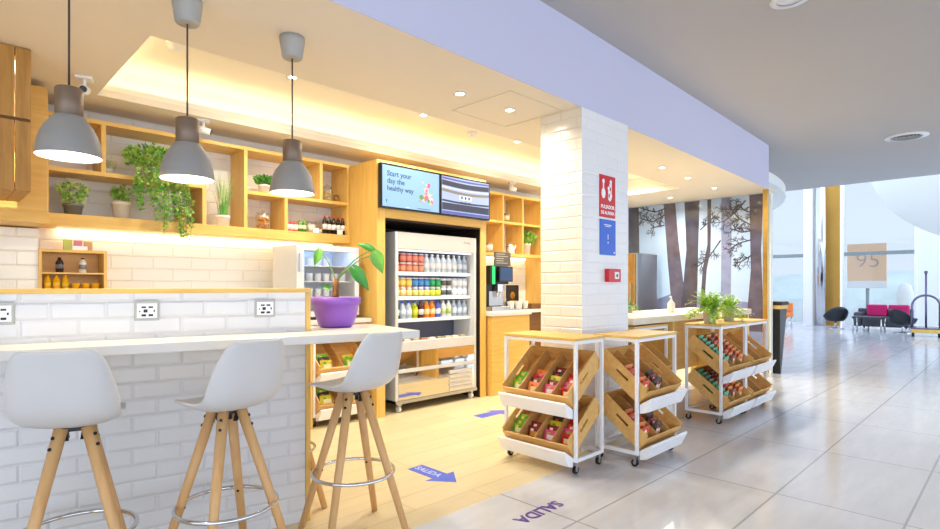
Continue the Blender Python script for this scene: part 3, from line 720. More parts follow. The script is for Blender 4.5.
# small glass door fridge
gf = thing('counter_fridge', 'small white fridge with a glass door on the back counter', 'fridge', (2.307, 4.47, .955))
w, d, h = .64, .46, .67
b = MB(); b.box(0,.03,.03,d,.03,h); b.box(w-.03,w,.03,d,.03,h); b.box(.03,w-.03,.03,d,h-.03,h); b.box(.03,w-.03,.03,d,.03,.07); b.box(.03,w-.03,d-.02,d,.07,h-.03)
b.build('body', M['fridgew'], gf)
for x in (.03, w-.06): MB().box(x,x+.03,.06,.12,0,.03).build('foot', M['black'], gf); MB().box(x,x+.03,.36,.42,0,.03).build('foot', M['black'], gf)
dr = MB(); dr.box(0,.07,0,.028,.03,h); dr.box(w-.045,w,0,.028,.03,h); dr.box(.07,w-.045,0,.028,h-.05,h); dr.box(.07,w-.045,0,.028,.03,.075)
dr = dr.build('door', M['fridgew'], gf, bevel=.002)
MB().box(.07,w-.045,.01,.016,.075,h-.05).build('glass_pane', M['glass'], dr); MB().box(.02,.04,-.02,-.001,h-.24,h-.08).build('handle', M['steel'], dr)
for z in (.2,.34,.48): MB().box(.032,w-.032,.05,d-.022,z,z+.008).build('rack', M['chrome'], gf)
M['liner_blue'] = pm('fridge_liner_blue', '#c4def8', .4, var=.01); M['ledb'] = emit('blue_white_led', '#bcd8ff', 24)
MB().box(.032,w-.032,d-.03,d-.021,.072,h-.032).build('liner', M['liner_blue'], gf); MB().box(.06,w-.06,.05,.07,h-.042,h-.031).build('light_tube', M['ledb'], gf)
k = 0
for z, n in ((.209,5),(.349,6),(.489,4)):
    for i in range(n):
        o = bpy.data.objects.new('milk_carton', BOT.setdefault('yog', MB().lathe([(0,0),(.03,0),(.034,.07),(.036,.072),(0,.073)], 14, mats=[0,0,1,1]).mesh('pot', [colmat('#e8eef6'), colmat('#7fa8d8')])))
        o.name = 'yoghurt_pot'; COL.objects.link(o); o.location = (2.307+.1+.085*i, 4.47+.12, .955+z); tag(o, '%s pot from the handle on the %s rack inside the small fridge' % (ORD[i], ['lower','middle','upper'][k]), 'pot', 'pots in the small fridge')
    k += 1

# ------------------------------------------------------------------ plants
def foliage(m, n, fn, size, mats=(0,)):
    for i in range(n):
        p, d = fn(); d = V(d).normalized(); sd = d.orthogonal().normalized(); sd = (Matrix.Rotation(R.uniform(0, 6.3), 3, d) @ sd)
        nn = d.cross(sd); L = size*R.uniform(.7,1.3); Wd = L*.42; p = V(p)
        m.add([p, p+d*L*.45+sd*Wd+nn*L*.08, p+d*L, p+d*L*.45-sd*Wd+nn*L*.08, p+d*L*.5], [(0,1,4),(1,2,4),(2,3,4),(3,0,4)], R.choice(mats), True)
    return m
def pot_prof(r0, r1, h, rim=.0): return [(0,0),(r0,0),(r0+(r1-r0)*.8,h*.8),(r1+rim,h*.8),(r1+rim,h),(r1-.006,h),(r1-.009,h-.015),(0,h-.016)]
def potted(name, label, loc, r0, r1, h, potmat, group=None, rim=0):
    t = thing(name, label, 'plant', loc, 0, group)
    MB().lathe(pot_prof(r0, r1, h, rim), 28).build('pot', potmat, t)
    MB().lathe([(0,h-.012),(r1*.9,h-.014)], 20).build('soil', M['soil'], t)
    return t
def fern(t, h, L, n=34, mat='leaf', seed=3):
    rr = random.Random(seed); m = MB()
    for i in range(n):
        a = rr.uniform(0, 2*PI); el = rr.uniform(.25, 1.2); ln = L*rr.uniform(.7,1.1); pts = []
        for k in range(9):
            q = k/8; out = ln*q*math.cos(el)*(1-.1*q); up = ln*(q*math.sin(el)*.95 - .5*q*q*math.cos(el) - .12*q*q)
            pts.append(V((out*math.cos(a), out*math.sin(a), h-.015+up)))
        side = V((-math.sin(a), math.cos(a), 0))
        for k in range(1, 9):
            d = (pts[k]-pts[k-1]); wd = L*.16*(1-.7*k/8)+.004
            for s_ in (-1,1):
                p = pts[k-1]; m.add([p, p+d*.5+side*s_*wd*.9, p+d*.95+side*s_*wd*.75, p+d*.7], [(0,1,2,3)], 0, True)
            m.add([pts[k-1]+side*.0015, pts[k-1]-side*.0015, pts[k]-side*.001, pts[k]+side*.001], [(0,1,2,3)], 0)
    m.build('foliage', M[mat], t, recalc=False)
def bushy(t, h, rad, hh, n, size, mats=('leaf','leafy'), flowers=0):
    m = MB()
    def fn():
        a, q, v = R.uniform(0, 2*PI), R.random()**.5, R.random()
        p = V((rad*q*math.cos(a)*(.45+.55*v), rad*q*math.sin(a)*(.45+.55*v), h-.01+hh*v*(1-.35*q)))
        return p, V((math.cos(a)*q, math.sin(a)*q, R.uniform(.1,1)))
    foliage(m, n, fn, size, tuple(range(len(mats))))
    m.build('foliage', [M[k] for k in mats], t, recalc=False)
    if flowers:
        f = MB()
        for i in range(flowers):
            a_, q_ = R.uniform(0, 2*PI), R.random()**.5; p = V((rad*1.05*q_*math.cos(a_), rad*1.05*q_*math.sin(a_), h+hh*(.62+.5*R.random()-.25*q_)))
            for k in range(5):
                a = 2*PI*k/5; f.add([p, p+V((math.cos(a-.5)*.015, math.sin(a-.5)*.015, .006)), p+V((math.cos(a)*.021, math.sin(a)*.021, .006)), p+V((math.cos(a+.5)*.015, math.sin(a+.5)*.015, .006))], [(0,1,2,3)])
        f.build('flowers', M['flower'], t, recalc=False)
SB, SM = 1.7705, 2.1005      # shelf surfaces
SYC = 4.9
p = potted('potted_plant', 'white flowered plant in a dark grey pot on the oak shelf', (.775,SYC,SB), .05,.062,.085, M['dpot'], rim=.003); bushy(p, .085, .095, .19, 230, .032, ('leaf','leafp','leafy'), 44)
p = potted('potted_plant', 'green plant in a tapered cream pot beside the trailing plant', (1.08,SYC,SB),   .05,.064,.135, M['cream'], rim=.004); bushy(p, .135, .065, .14, 140, .032, ('leaf','leafy'))
p = potted('trailing_plant', 'trailing green plant spilling over the oak shelf behind a lamp', (1.3,4.89,SM), .06,.075,.1, M['cream'], rim=.004)
m = MB(); vn = MB()
def fnv():
    a, q, v = R.uniform(0, 2*PI), R.random()**.5, R.random()
    return V((.2*q*math.cos(a), .15*q*math.sin(a)-.04, .1+.2*v*(1-.5*q))), V((math.cos(a)*q, math.sin(a)*q-.2, R.uniform(-.2,1)))
foliage(m, 620, fnv, .034, (0,1,1))
for i in range(30):
    x0 = R.uniform(-.19,.2); ln = R.uniform(.12,.3) + (.18 if -.02 < x0 < .08 or x0 > .12 else 0); sx = R.uniform(-.04,.05); yo = R.uniform(-.20,-.125)
    pts = [V((x0*.5,-.05,.12)), V((x0*.9, yo*.8, .1)), V((x0+sx*.3, yo, .0))] + [V((x0+sx*(.3+.7*k/5)+R.uniform(-.01,.01), yo+R.uniform(-.008,.008), -ln*k/5)) for k in range(1,6)]
    vn.path(pts, .0016, 4)
    for k in range(1, len(pts)):
        for j in range(6):
            q = pts[k-1].lerp(pts[k], j/6); a = R.uniform(0, 6.3)
            foliage(m, 1, lambda: (q, V((math.cos(a), math.sin(a)-.3, R.uniform(-.7,.4)))), .028, (0,1))
m.build('foliage', [M['leaf'], M['leafy']], p, recalc=False); vn.build('vines', M['stem'], p)
p = potted('potted_grass', 'tall grassy plant in a white pot in the tall shelf bay', (1.83,4.875,SB), .05,.06,.095, M['wpot'])
m = MB()
for i in range(200):
    a = R.uniform(0, 2*PI); ln = R.uniform(.22,.40); sp = R.uniform(.03,.115); r0 = R.uniform(0,.045); pr = None
    dx, dy = math.cos(a), math.sin(a)*(.5 if math.sin(a) > 0 else 1); mi = 1 if R.random() < .6 else 0
    pts = [V((dx*(r0+sp*(k/5)**2), dy*(r0+sp*(k/5)**2), .08+ln*k/5)) for k in range(6)]
    sd = V((-dy, dx, 0))
    for k in range(5): m.add([pts[k]-sd*.0042*(1-k/5), pts[k]+sd*.0042*(1-k/5), pts[k+1]+sd*.0042*(1-(k+1)/5), pts[k+1]-sd*.0042*(1-(k+1)/5)], [(0,1,2,3)], mi if k > 1 else 0, True)
m.build('foliage', [M['leaf'], M['leafp']], p, recalc=False)
p = potted('potted_plant', 'small bushy plant in a white pot on the upper oak shelf', (2.21,SYC,SM), .045,.055,.08, M['wpot']); bushy(p, .08, .085, .1, 200, .034, ('leaf','leafd'))
p = potted('potted_plant', 'small white pot with white blossoms beside the trailing plant', (.99,SYC,SM), .03,.036,.045, M['wpot']); bushy(p, .045, .06, .06, 50, .022, ('leafp',), 30)
# jars and bottles on the long shelf
def jar(label, loc, r, h, content, lidmat, cols):
    t = thing('glass_jar', label, 'jar', loc)
    MB().lathe([(0,0),(r*.95,0),(r,.006),(r,h*.8),(r*.8,h*.88)], 24).build('glass_wall', M['jar'], t)
    MB().lathe([(0,h*.87),(r*.88,h*.87),(r*.88,h*.95),(r*.6,h*.97),(r*.2,h*.98),(r*.25,h*1.06),(0,h*1.08)], 24).build('lid', lidmat, t)
    c = MB()
    for i in range(content):
        a, q = R.uniform(0, 6.3), R.random()**.5*r*.72; z = R.uniform(.012, h*.68)
        c.sphere((q*math.cos(a), q*math.sin(a), z), r*.24, r*.24, r*.12, 8, 5, R.randrange(len(cols)))
    o = c.build('contents', [colmat(k) for k in cols], t); o['kind'] = 'stuff'
    return t
jar('glass jar of biscuits with a glass lid in the lower oak bay', (2.2,SYC,SB), .066, .165, 80, M['jar'], ['#e0a04a','#c98530'])
jar('jar of yellow sweets behind the trailing plant', (1.50,SYC,SB), .055, .14, 60, M['oak'], ['#e8c648','#c9a02e'])
jar('glass jar of pale cereal on the upper shelf near the screens', (2.86,SYC,SM), .052, .16, 60, M['jar'], ['#f0e2b0','#e0cc88'])
o = drink('spice_jar', .026, .075, ('#8a5a2a','#a8702f','#6a4420'), False, 2.96, SYC, SM, 'small brown jar beside the cereal jar on the upper shelf', 'spice_jar', 'jar', 'jars')
for i in range(3): drink('sauce_jar', .021, .092, ('#d8505a','#f4e4e0','#e0505a') if i < 2 else ('#e05a50','#f0e8e4','#d84a50'), False, 2.415+.042*i, 4.86, SB, '%s small red and white jar from the shelf divider' % ORD[i], 'sauce_jar', 'jar', 'red jars on the lower shelf')
for i in range(2): drink('green_bottle', .021, .125, ('#4a8a2a','#dfe8c0','#c8d040'), True, 2.545+.042*i, 4.86, SB, '%s green bottle beside the red jars on the lower shelf' % ORD[i], 'sauce_bottle', 'bottle', 'green bottles on the lower shelf')
t = thing('glass_tumbler', 'clear tumbler of straws with a white card on the lower shelf', 'tumbler', (2.655,4.845,SB))
MB().lathe([(0,0),(.04,0),(.046,.115)], 20).build('glass_wall', M['jar'], t); MB().lathe([(0,.005),(.036,.005),(.039,.08),(0,.082)], 20).build('filling', M['cream'], t)
tag(MB().box(0,.06,0,.004,0,.045).build('price_card', M['signw'], loc=(2.64,4.782,SB)), 'white price card in front of the tumbler', 'card', 'price cards on the lower shelf')
tag(MB().box(0,.06,0,.004,0,.045).build('price_card', M['signw'], loc=(2.90,4.782,SB)), 'white price card in front of the dark bottles', 'card', 'price cards on the lower shelf')
for i in range(2): drink('cork_jar', .018, .06, ('#c9a45a','#e8d8a8','#a87a3a'), False, 2.735+.038*i, 4.88, SB, '%s small tan jar between the tumbler and dark bottles' % ORD[i], 'spice_jar', 'jar', 'tan jars on the lower shelf')
for i in range(5): drink('dark_bottle', .024, .18, ('#2a1c16','#f0ece4','#d8382c'), True, 2.80+.05*i, 4.85, SB, '%s red capped dark bottle from the tan jars on the lower shelf' % ORD[i], 'sauce_bottle', 'bottle', 'dark sauce bottles on the lower shelf')

# condiment box on the back counter
cx = thing('condiment_box', 'open oak box of sauces standing on the back counter', 'shelf', (.57, 4.87, .9555))
for a in ((0,.02,0,.2,0,.565),(.39,.41,0,.2,0,.565)): MB().box(*a).build('side_board', M['oakz'], cx)
MB().box(.02,.39,0,.2,.545,.565).build('top_board', M['oak'], cx); MB().box(.02,.39,0,.2,0,.02).build('bottom_board', M['oak'], cx)
for z in (.27,.40): MB().box(.02,.39,0,.195,z-.012,z).build('shelf', M['oak'], cx)
MB().box(.021,.389,.19,.2,.02,.545).build('rear_board', M['crate'], cx)
for i in range(3): drink('mustard_bottle', .022, .11, ('#f8bc10','#fad040','#f8bc10'), True, .57+.06+.052*i, 4.94, .9555+.27, '%s yellow sauce bottle from the cream pier in the oak box' % ORD[i], 'sauce_bottle', 'bottle', 'yellow bottles in the oak box')
for i in range(3):
    o = MB().lathe([(0,0),(.018,0),(.027,.05),(.029,.052),(.024,.052),(.02,.02),(0,.018)], 16).build('dip_cup', colmat('#fac020')); o.location = (.57+.225+.062*i, 4.93, .9555+.27)
    tag(o, '%s yellow dip cup beside the sauce bottles in the oak box' % ORD[i], 'cup', 'dip cups in the oak box')
drink('black_sauce', .024, .11, ('#2a2022','#6a6a78','#1a1a1a'), True, .57+.13, 4.94, .9555+.40, 'black sauce bottle on the upper shelf of the oak box', 'sauce_bottle', 'bottle', 'sauces in the oak box')
drink('white_sauce', .024, .11, ('#e8e4da','#8a8a90','#3a3a3a'), True, .57+.27, 4.94, .9555+.40, 'white sauce bottle on the upper shelf of the oak box', 'sauce_bottle', 'bottle', 'sauces in the oak box')
for i, (cc, nm) in enumerate((('#c8d040','lime'),('#e890a0','pink'),('#e0b070','tan'))):
    tag(MB().box(0,.05,0,.04,0,.075-.005*i).build('tea_box', [colmat(cc)], bevel=.002, loc=(.57+.15+.062*i, 4.90, .9555+.566)), '%s tea box standing on top of the oak condiment box' % nm, 'box', 'tea boxes')
tag(MB().box(0,.09,0,.004,0,.03).build('price_card', M['signw'], loc=(.57+.2, 4.88, .9555+.5655)), 'white card lying before the tea boxes', 'card')

# purple planter on the worktop
pc = cw(.335, .50, 1.0145)
pp = thing('purple_planter', 'big purple plastic planter with arum leaves at the worktop end', 'plant', pc)
MB().lathe([(0,0),(.088,0),(.102,.012),(.122,.076),(.132,.132),(.142,.132),(.144,.174),(.139,.177),(.133,.174),(.129,.15),(0,.15)], 40).build('pot', M['purple'], pp)
MB().lathe([(0,.152),(.128,.154)], 24).build('soil', M['soil'], pp)
MB().path([(0,0,.15),(-.004,0,.2),(.003,.003,.245),(0,0,.285)], .022, 10, taper=.6).build('stump', M['trunk'], pp)
rv = V((.7096,-.7046,0)); fv = V((.7046,.7096,0))
def leaf_part(base, tip0, tipdir, L, Wd, facing, mat):
    pts = [base + (tip0-base)*(k/8) + V((0,0,.05))*math.sin(PI*k/8)*.6 for k in range(9)]
    o = MB().path(pts, .0042, 6, taper=.6)
    d = V(tipdir).normalized(); sd = d.cross(V(facing)).normalized(); nn = sd.cross(d)
    shape = [(-.22,.30),(-.1,.62),(.05,.86),(.2,.95),(.38,.88),(.56,.68),(.74,.42),(.9,.16),(1.0,.0)]
    vs, fs = [], []
    for k, (u, hw) in enumerate(shape):
        for j in range(7):
            q = -1+2*j/6
            c = tip0 + d*(L*u*(1 if abs(q) > .3 or u > 0 else 0)) + sd*(q*hw*Wd/2) + nn*(abs(q)**1.5*.18*Wd*hw - .25*L*max(u,0)**2)
            vs.append(c)
        if k: fs += [((k-1)*7+j, (k-1)*7+j+1, k*7+j+1, k*7+j) for j in range(6)]
    o.add(vs, fs, 1, True)
    return o.build('leaf', [M['stem'], M[mat]], pp, recalc=False)
b0 = V((0,0,.27))
leaf_part(b0, rv*.235+V((0,0,.43)), rv*.35+V((0,0,-1)), .125, .085, -fv+V((0,0,.3)), 'leaf')
leaf_part(b0, rv*.20+V((0,0,.46))+fv*.08, -rv*.75+V((0,0,.4)), .11, .05, -fv+V((0,0,.6)), 'leafd')
leaf_part(b0, rv*.12+V((0,0,.335))-fv*.05, rv*.6+V((0,0,-.8)), .145, .08, -fv+V((0,0,.5)), 'leafd')
leaf_part(b0, -rv*.10+V((0,0,.445)), -rv*.3+V((0,0,-1)), .09, .055, -fv+rv*.4, 'leaf')
leaf_part(V((0,0,.2)), -rv*.03+V((0,0,.23))-fv*.03, -rv*.6+V((0,0,.1)), .05, .035, -fv, 'leafd')

# ferns and table items
p = potted('potted_fern', 'large green fern in a metal pot on the lobby trolley', (5.24,2.08,.9085), .048,.062,.135, M['tin']); fern(p, .135, .34, 80, 'fern', 5)
p = potted('potted_fern', 'smaller fern in a metal pot nearest the brass post', (5.77,2.10,.9085), .046,.06,.125, M['tin']); fern(p, .125, .28, 64, 'fern', 8)
p = potted('potted_plant', 'leafy plant in a cream pot on the high table beside the column', (5.17,2.88,.986), .04,.052,.075, M['cream']); fern(p, .075, .15, 40, 'leaf', 9)
t = thing('soap_dispenser', 'white pump bottle standing on the high table beside a fern', 'bottle', (5.55,2.60,.986))
MB().lathe([(0,0),(.035,0),(.038,.008),(.038,.09),(.022,.115),(.014,.12),(.014,.135)], 20).build('bottle_body', M['wpot'], t)
m = MB(); m.tube((0,0,.135),(0,0,.165),.007); m.tube((0,0,.165),(-.04,0,.16),.006); m.build('pump', M['wpot'], t)

# ------------------------------------------------------------------ coffee corner
nk = thing('coffee_counter', 'oak cabinet with white worktop in the coffee corner', 'counter', (4.6, 4.28, 0))
MB().box(0,.68,0,.81,0,.914).build('cabinet', M['oak'], nk, bevel=.003); MB().box(-.03,.70,-.02,.81,.915,.955).build('worktop', M['slab'], nk, bevel=.003)
MB().box(.701,1.58,.30,.81,.915,.955).build('worktop', M['slab'], nk); MB().box(.701,1.58,.34,.81,0,.914).build('cabinet', M['darkwood'], nk)
ep = struct(MB().box(6.2,6.25,4.3,5.1,0,2.48).build('wall_end', M['oakz']), 'oak panel closing the coffee corner', 'panel')
ns = thing('corner_shelf', 'oak box shelf over the coffee machine', 'shelf', (4.57, SY0, 1.655))
for a in ((0,1.62,0,.29,0,.04),(0,1.62,0,.29,.43,.46),(0,1.62,0,.29,.795,.825)): MB().box(*a).build('shelf_board', M['oak'], ns)
for x in (0,.80,1.2,1.595): MB().box(x,x+.025,0,.29,.04,.43).build('divider', M['oakz'], ns); MB().box(x,x+.025,0,.29,.46,.795).build('divider', M['oakz'], ns)
struct(MB().box(4.6, 6.15, 5.055, 5.08, 1.638, 1.653).build('trim_6', M['led']), 'warm light strip under the coffee corner shelf', 'light strip')
cm = thing('coffee_machine', 'black coffee machine with a touch screen and a green light', 'coffee machine', (4.93, 4.58, .9555))
MB().box(0,.34,.14,.42,0,.56).build('body', M['black'], cm, bevel=.008); MB().box(0,.34,0,.139,0,.05).build('drip_tray', M['steel'], cm, bevel=.003)
MB().box(0,.34,.03,.139,.33,.56).build('head', M['black'], cm, bevel=.006)
M['glow_g'] = emit('green_light', '#22c060', 1.5); M['tablet'] = emit('tablet_glow', '#2c4f7c', .5)
MB().box(.03,.075,.018,.029,.33,.55).build('light_bar', M['glow_g'], cm)
sc_ = MB().box(.12,.37,-.015,.012,.36,.55).build('touch_screen', M['screenbez'], cm, bevel=.003); MB().box(.135,.355,-.0175,-.0155,.375,.535).build('display', M['tablet'], sc_)
m = MB(); m.box(.17,.26,.06,.12,.24,.329); m.tube((.19,.09,.17),(.19,.09,.25),.012); m.tube((.24,.09,.17),(.24,.09,.25),.012); m.build('spout', M['chrome'], cm)
MB().box(.08,.33,.125,.139,.06,.24).build('splash_plate', M['steel'], cm)
MB().lathe([(0,0),(.07,0),(.09,.13),(.09,.14),(0,.142)], 20, (.1,.3,.561)).build('bean_hopper', M['jar'], cm)
bd = thing('sign_board', 'dark menu board standing on the coffee machine', 'sign', (5.02, 4.62, 1.5165))
MB().box(0,.3,0,.015,0,.17).build('board', pm('board_grey', '#5a5650', .6), bd)
m = MB()
for i in range(5): m.box(.03,.03+.2*R.uniform(.6,1.1),-.0015,-.0002,.03+.028*i,.038+.028*i)
m.build('lettering', pm('chalk', '#b9b2a4', .8), bd)
bd = thing('sign_card', 'black card with a gold mark beside the coffee machine', 'sign', (5.62, 4.95, .9555+.12))
MB().box(0,.25,0,.012,-.119,.20).build('card', M['black'], bd); m = MB(); m.tube((.12,-.0012,.06),(.12,-.0003,.06),.05,n=20); m.box(.06,.19,-.0012,-.0003,-.02,-.005); m.build('emblem', M['brass'], bd)
m = MB()
t = thing('cup_tray', 'clear tray of white paper cups on the coffee counter', 'tray', (5.32,4.62,.9555))
MB().box(0,.42,0,.2,0,.012).build('base', M['jar'], t)
for i in range(5):
    o = MB().lathe([(0,0),(.026,0),(.036,.095),(.038,.097),(.034,.097),(.024,.004)], 16).build('paper_cup', M['signw']); o.location = (5.37+.08*i, 4.68+.03*(i % 2), .968); tag(o, '%s paper cup from the coffee machine in the clear tray' % ORD[i], 'cup', 'paper cups by the coffee machine')
tag(MB().prism([(0,0,0),(.24,0,0),(.24,.2,0),(0,.2,0)], (0,0,.07)).build('dark_basket', M['darkwood'], bevel=.01, loc=(5.8,4.66,.9555)), 'dark brown basket at the end of the coffee counter', 'basket')
drink('syrup_bottle', .035, .2, ('#2a2a2c','#e8e4dc','#1a1a1a'), True, 6.08, 4.66, .9555, 'black and white syrup bottle next to the dark basket', 'syrup_bottle', 'bottle', 'syrups')
p = potted('potted_plant', 'small plant in a white pot next to the striped screen', (4.98,4.87,2.1155), .04,.048,.1, M['wpot']); bushy(p, .1, .07, .1, 110, .034, ('leaf','leafd'))
p = potted('potted_plant', 'leafy plant in a tall white pot at the end of the corner shelf', (5.98,4.9,1.696), .045,.06,.16, M['wpot']); bushy(p, .16, .12, .16, 130, .055, ('leafy','leaf'))
t = thing('drip_kettle', 'white pouring kettle on the corner shelf', 'kettle', (5.62,4.88,1.696))
MB().lathe([(0,0),(.05,0),(.055,.01),(.035,.11),(.03,.12),(.012,.13),(0,.135)], 20).build('kettle_body', M['wpot'], t); MB().path([(.04,0,.05),(.08,0,.07),(.1,0,.12)], .007).build('spout', M['wpot'], t)
MB().path([(-.035,0,.1),(-.075,0,.1),(-.08,0,.04),(-.05,0,.02)], .006).build('handle', M['black'], t)
drink('tin', .045, .12, ('#b9b09a','#e8e0cc','#8a8070'), False, 5.2, 4.88, 1.696, 'pale tin on the corner shelf above the coffee machine', 'coffee_tin', 'tin', 'tins')
drink('tin', .045, .1201, ('#8a7a5a','#d8c8a0','#6a5a40'), False, 5.55, 4.9, 2.1155, 'tan tin on the upper corner shelf', 'coffee_tin', 'tin', 'tins')

# ------------------------------------------------------------------ signs on the column
sg = thing('alarm_sign', 'red fire alarm sign with white pictogram on the tiled column', 'sign', (3.765, 2.351, 1.805))
MB().box(0,.235,-.004,-.0005,0,.335).build('panel', M['red'], sg)
m = MB()
def disc(m, x, z, r, y=-.0052, n=16, sx=1, sz=1): m.add([(x+r*sx*math.cos(2*PI*q/n), y, z+r*sz*math.sin(2*PI*q/n)) for q in range(n)], [tuple(range(n))])
disc(m, .055, .19, .03, sz=1.4); m.box(.047,.063,-.0055,-.0045,.22,.27); disc(m, .055, .285, .018)
for i in range(6): disc(m, .15+.018*math.sin(i*1.7), .15+.028*i, .017)
m.box(.17,.178,-.0055,-.0045,.15,.3); m.box(.125,.131,-.0055,-.0045,.14,.25)
m.build('pictogram', M['signw'], sg, recalc=False)
text_mesh('lettering', 'PULSADOR', .04, M['signw'], sg, Matrix.Translation((.118,-.0052,.083)) @ face, .0012)
text_mesh('lettering', 'DE ALARMA', .037, M['signw'], sg, Matrix.Translation((.118,-.0052,.036)) @ face, .0012)
sg = thing('info_sign', 'blue notice with small white lettering below the red sign', 'sign', (3.77, 2.351, 1.505))
MB().box(0,.235,-.004,-.0005,0,.283).build('panel', M['blue'], sg)
m = MB(); m.box(.114,.122,-.0055,-.0045,.125,.165); disc(m, .118, .1, .008); m.box(.205,.22,-.0055,-.0045,.015,.03); m.box(.06,.17,-.0055,-.0045,.238,.244); m.box(.075,.155,-.0055,-.0045,.226,.231); m.build('lettering', M['signw'], sg, recalc=False)
sg = thing('alarm_box', 'small red fire alarm call point on the tiled column', 'alarm', (3.845, 2.3518, 1.29))
MB().box(0,.185,-.04,-.0005,0,.105).build('housing', M['red'], sg, bevel=.004); MB().box(.085,.15,-.043,-.0405,.025,.08).build('glass_square', M['signw'], sg)
m = MB(); disc(m, .118, .052, .013, -.0438); m.build('button', M['black'], sg, recalc=False)

# ------------------------------------------------------------------ floor markings
def floor_obj(poly, mat, name, label, cat, z=.0012, parent=None):
    return MB().prism([(x,y,.0003) for x,y in poly], (0,0,z-.0003)).build(name, mat)
ar = thing('floor_arrow', 'blue floor arrow pointing to the exit before the bar stool', 'arrow', (2.42,2.98,0), 0, 'blue floor arrows')
MB().prism([(-.065,0,.0003),(.065,0,.0003),(.065,-.26,.0003),(.125,-.26,.0003),(0,-.42,.0003),(-.125,-.26,.0003),(-.065,-.26,.0003)], (0,0,.001)).build('arrow_sticker', M['vinyl'], ar)
text_mesh('lettering', 'SALIDA', .075, M['vinylw'], ar, Matrix.Translation((0,-.14,.0016)) @ Matrix.Rotation(-PI/2, 4, 'Z'), .001, depth=.0002)
ar = thing('floor_arrow', 'blue floor arrow half hidden behind the trolley near the drinks fridge', 'arrow', (3.78,3.70,0), PI/2, 'blue floor arrows')
MB().prism([(-.065,0,.0003),(.065,0,.0003),(.065,-.26,.0003),(.125,-.26,.0003),(0,-.42,.0003),(-.125,-.26,.0003),(-.065,-.26,.0003)], (0,0,.001)).build('arrow_sticker', M['vinyl'], ar)
tx = thing('floor_lettering', 'purple exit word SALIDA stuck on the grey lobby floor', 'floor lettering', (2.43,1.90,0))
text_mesh('lettering', 'SALIDA', .112, M['vinyld'], tx, Matrix.Translation((0,0,.0012)) @ Matrix.Rotation(PI, 4, 'Z'), .003, depth=.0005)

# ------------------------------------------------------------------ mural
M['mur_sky'] = pm('mural_mist', '#a2bde2', .12, var=.12, scale=1.5, coat=1)
M['mur_t1'] = pm('mural_bark_brown', '#524c5e', .12, var=.25, scale=6, coat=1); M['mur_t2'] = pm('mural_bark_dark', '#3c3f52', .12, var=.25, scale=6, coat=1); M['mur_t3'] = pm('mural_bark_pale', '#7480a6', .12, var=.15, scale=6, coat=1)
mu = thing('tree_mural', 'glossy wall mural of misty tree trunks at the end of the shop', 'mural', (8.6, 2.58, 0))
m = MB(); m.box(0,.018,0,2.5,0,CE-.003,0)
rel = lambda P, x: [(x, y-2.58, min(z, CE-.005)) for y, z in P]
tr = [([(4.79,2.61),(4.6,2.6),(4.58,1.2),(4.79,1.2)],2), ([(4.16,2.61),(3.96,2.6),(3.91,2.0),(3.74,.6),(3.99,.6),(4.09,1.69)],1), ([(3.81,2.6),(3.57,2.6),(3.59,1.83),(3.62,.6),(3.9,.6),(3.83,1.28),(3.78,1.84)],2),
      ([(3.45,2.6),(3.39,2.6),(3.4,1.82),(3.46,1.51),(3.51,.8),(3.57,.8),(3.52,1.55),(3.45,1.9)],2), ([(3.24,2.6),(3.09,2.6),(3.09,1.8),(3.11,.6),(3.25,.6),(3.24,1.81)],3), ([(2.84,2.6),(2.65,2.6),(2.68,1.78),(2.64,.6),(2.89,.6),(2.82,1.5)],1)]
for i, (P, mi) in enumerate(tr): m.add(rel(P, -.0006-.0001*i), [tuple(range(len(P)))], mi)
br = [[(3.25,1.96),(3.43,1.7),(3.63,1.55)],[(2.82,1.94),(2.99,1.9),(3.13,1.81)],[(2.82,2.16),(2.99,2.27),(3.13,2.48)],[(2.89,2.53),(3.03,2.37),(3.22,2.23)],[(2.69,2.44),(2.85,2.35),(3.02,2.47)],[(2.76,2.08),(2.94,2.06),(3.11,2.13)],[(4.14,2.43),(4.35,2.33),(4.57,2.41)],[(4.11,2.54),(4.3,2.49),(4.57,2.58)],[(4.14,2.26),(4.39,2.23)],[(3.56,2.14),(3.43,2.25),(3.33,2.35)],[(2.8,1.72),(2.96,1.62),(3.06,1.62)]]
def twig(P, w, mi, dep=0):
    for (y0,z0),(y1,z1) in zip(P[:-1], P[1:]):
        l = math.hypot(y1-y0, z1-z0); ny, nz = -(z1-z0)/l*w, (y1-y0)/l*w
        m.add(rel([(y0+ny,z0+nz),(y0-ny,z0-nz),(y1-ny*.7,z1-nz*.7),(y1+ny*.7,z1+nz*.7)], -.0014-.00003*dep), [(0,1,2,3)], mi)
        if dep < 3:
            for k in range(4):
                q = R.uniform(.2,1); a = math.atan2(z1-z0, y1-y0) + R.choice((-1,1))*R.uniform(.5,1.1); ll = l*R.uniform(.35,.7)
                ys, zs = y0+(y1-y0)*q, z0+(z1-z0)*q
                twig([(ys,zs),(min(4.9,max(2.6,ys+ll*math.cos(a))), min(2.6, zs+ll*math.sin(a)))], w*.6, mi, dep+1)
for P in br: twig(P, .011, 2)
m.add(rel([(4.0,1.15),(2.6,1.0),(2.6,.3),(5.05,.3),(5.05,.95),(4.4,1.0)], -.0003), [tuple(range(6))], 3)
m.build('printed_panel', [M['mur_sky'], M['mur_t1'], M['mur_t2'], M['mur_t3']], mu, recalc=False)
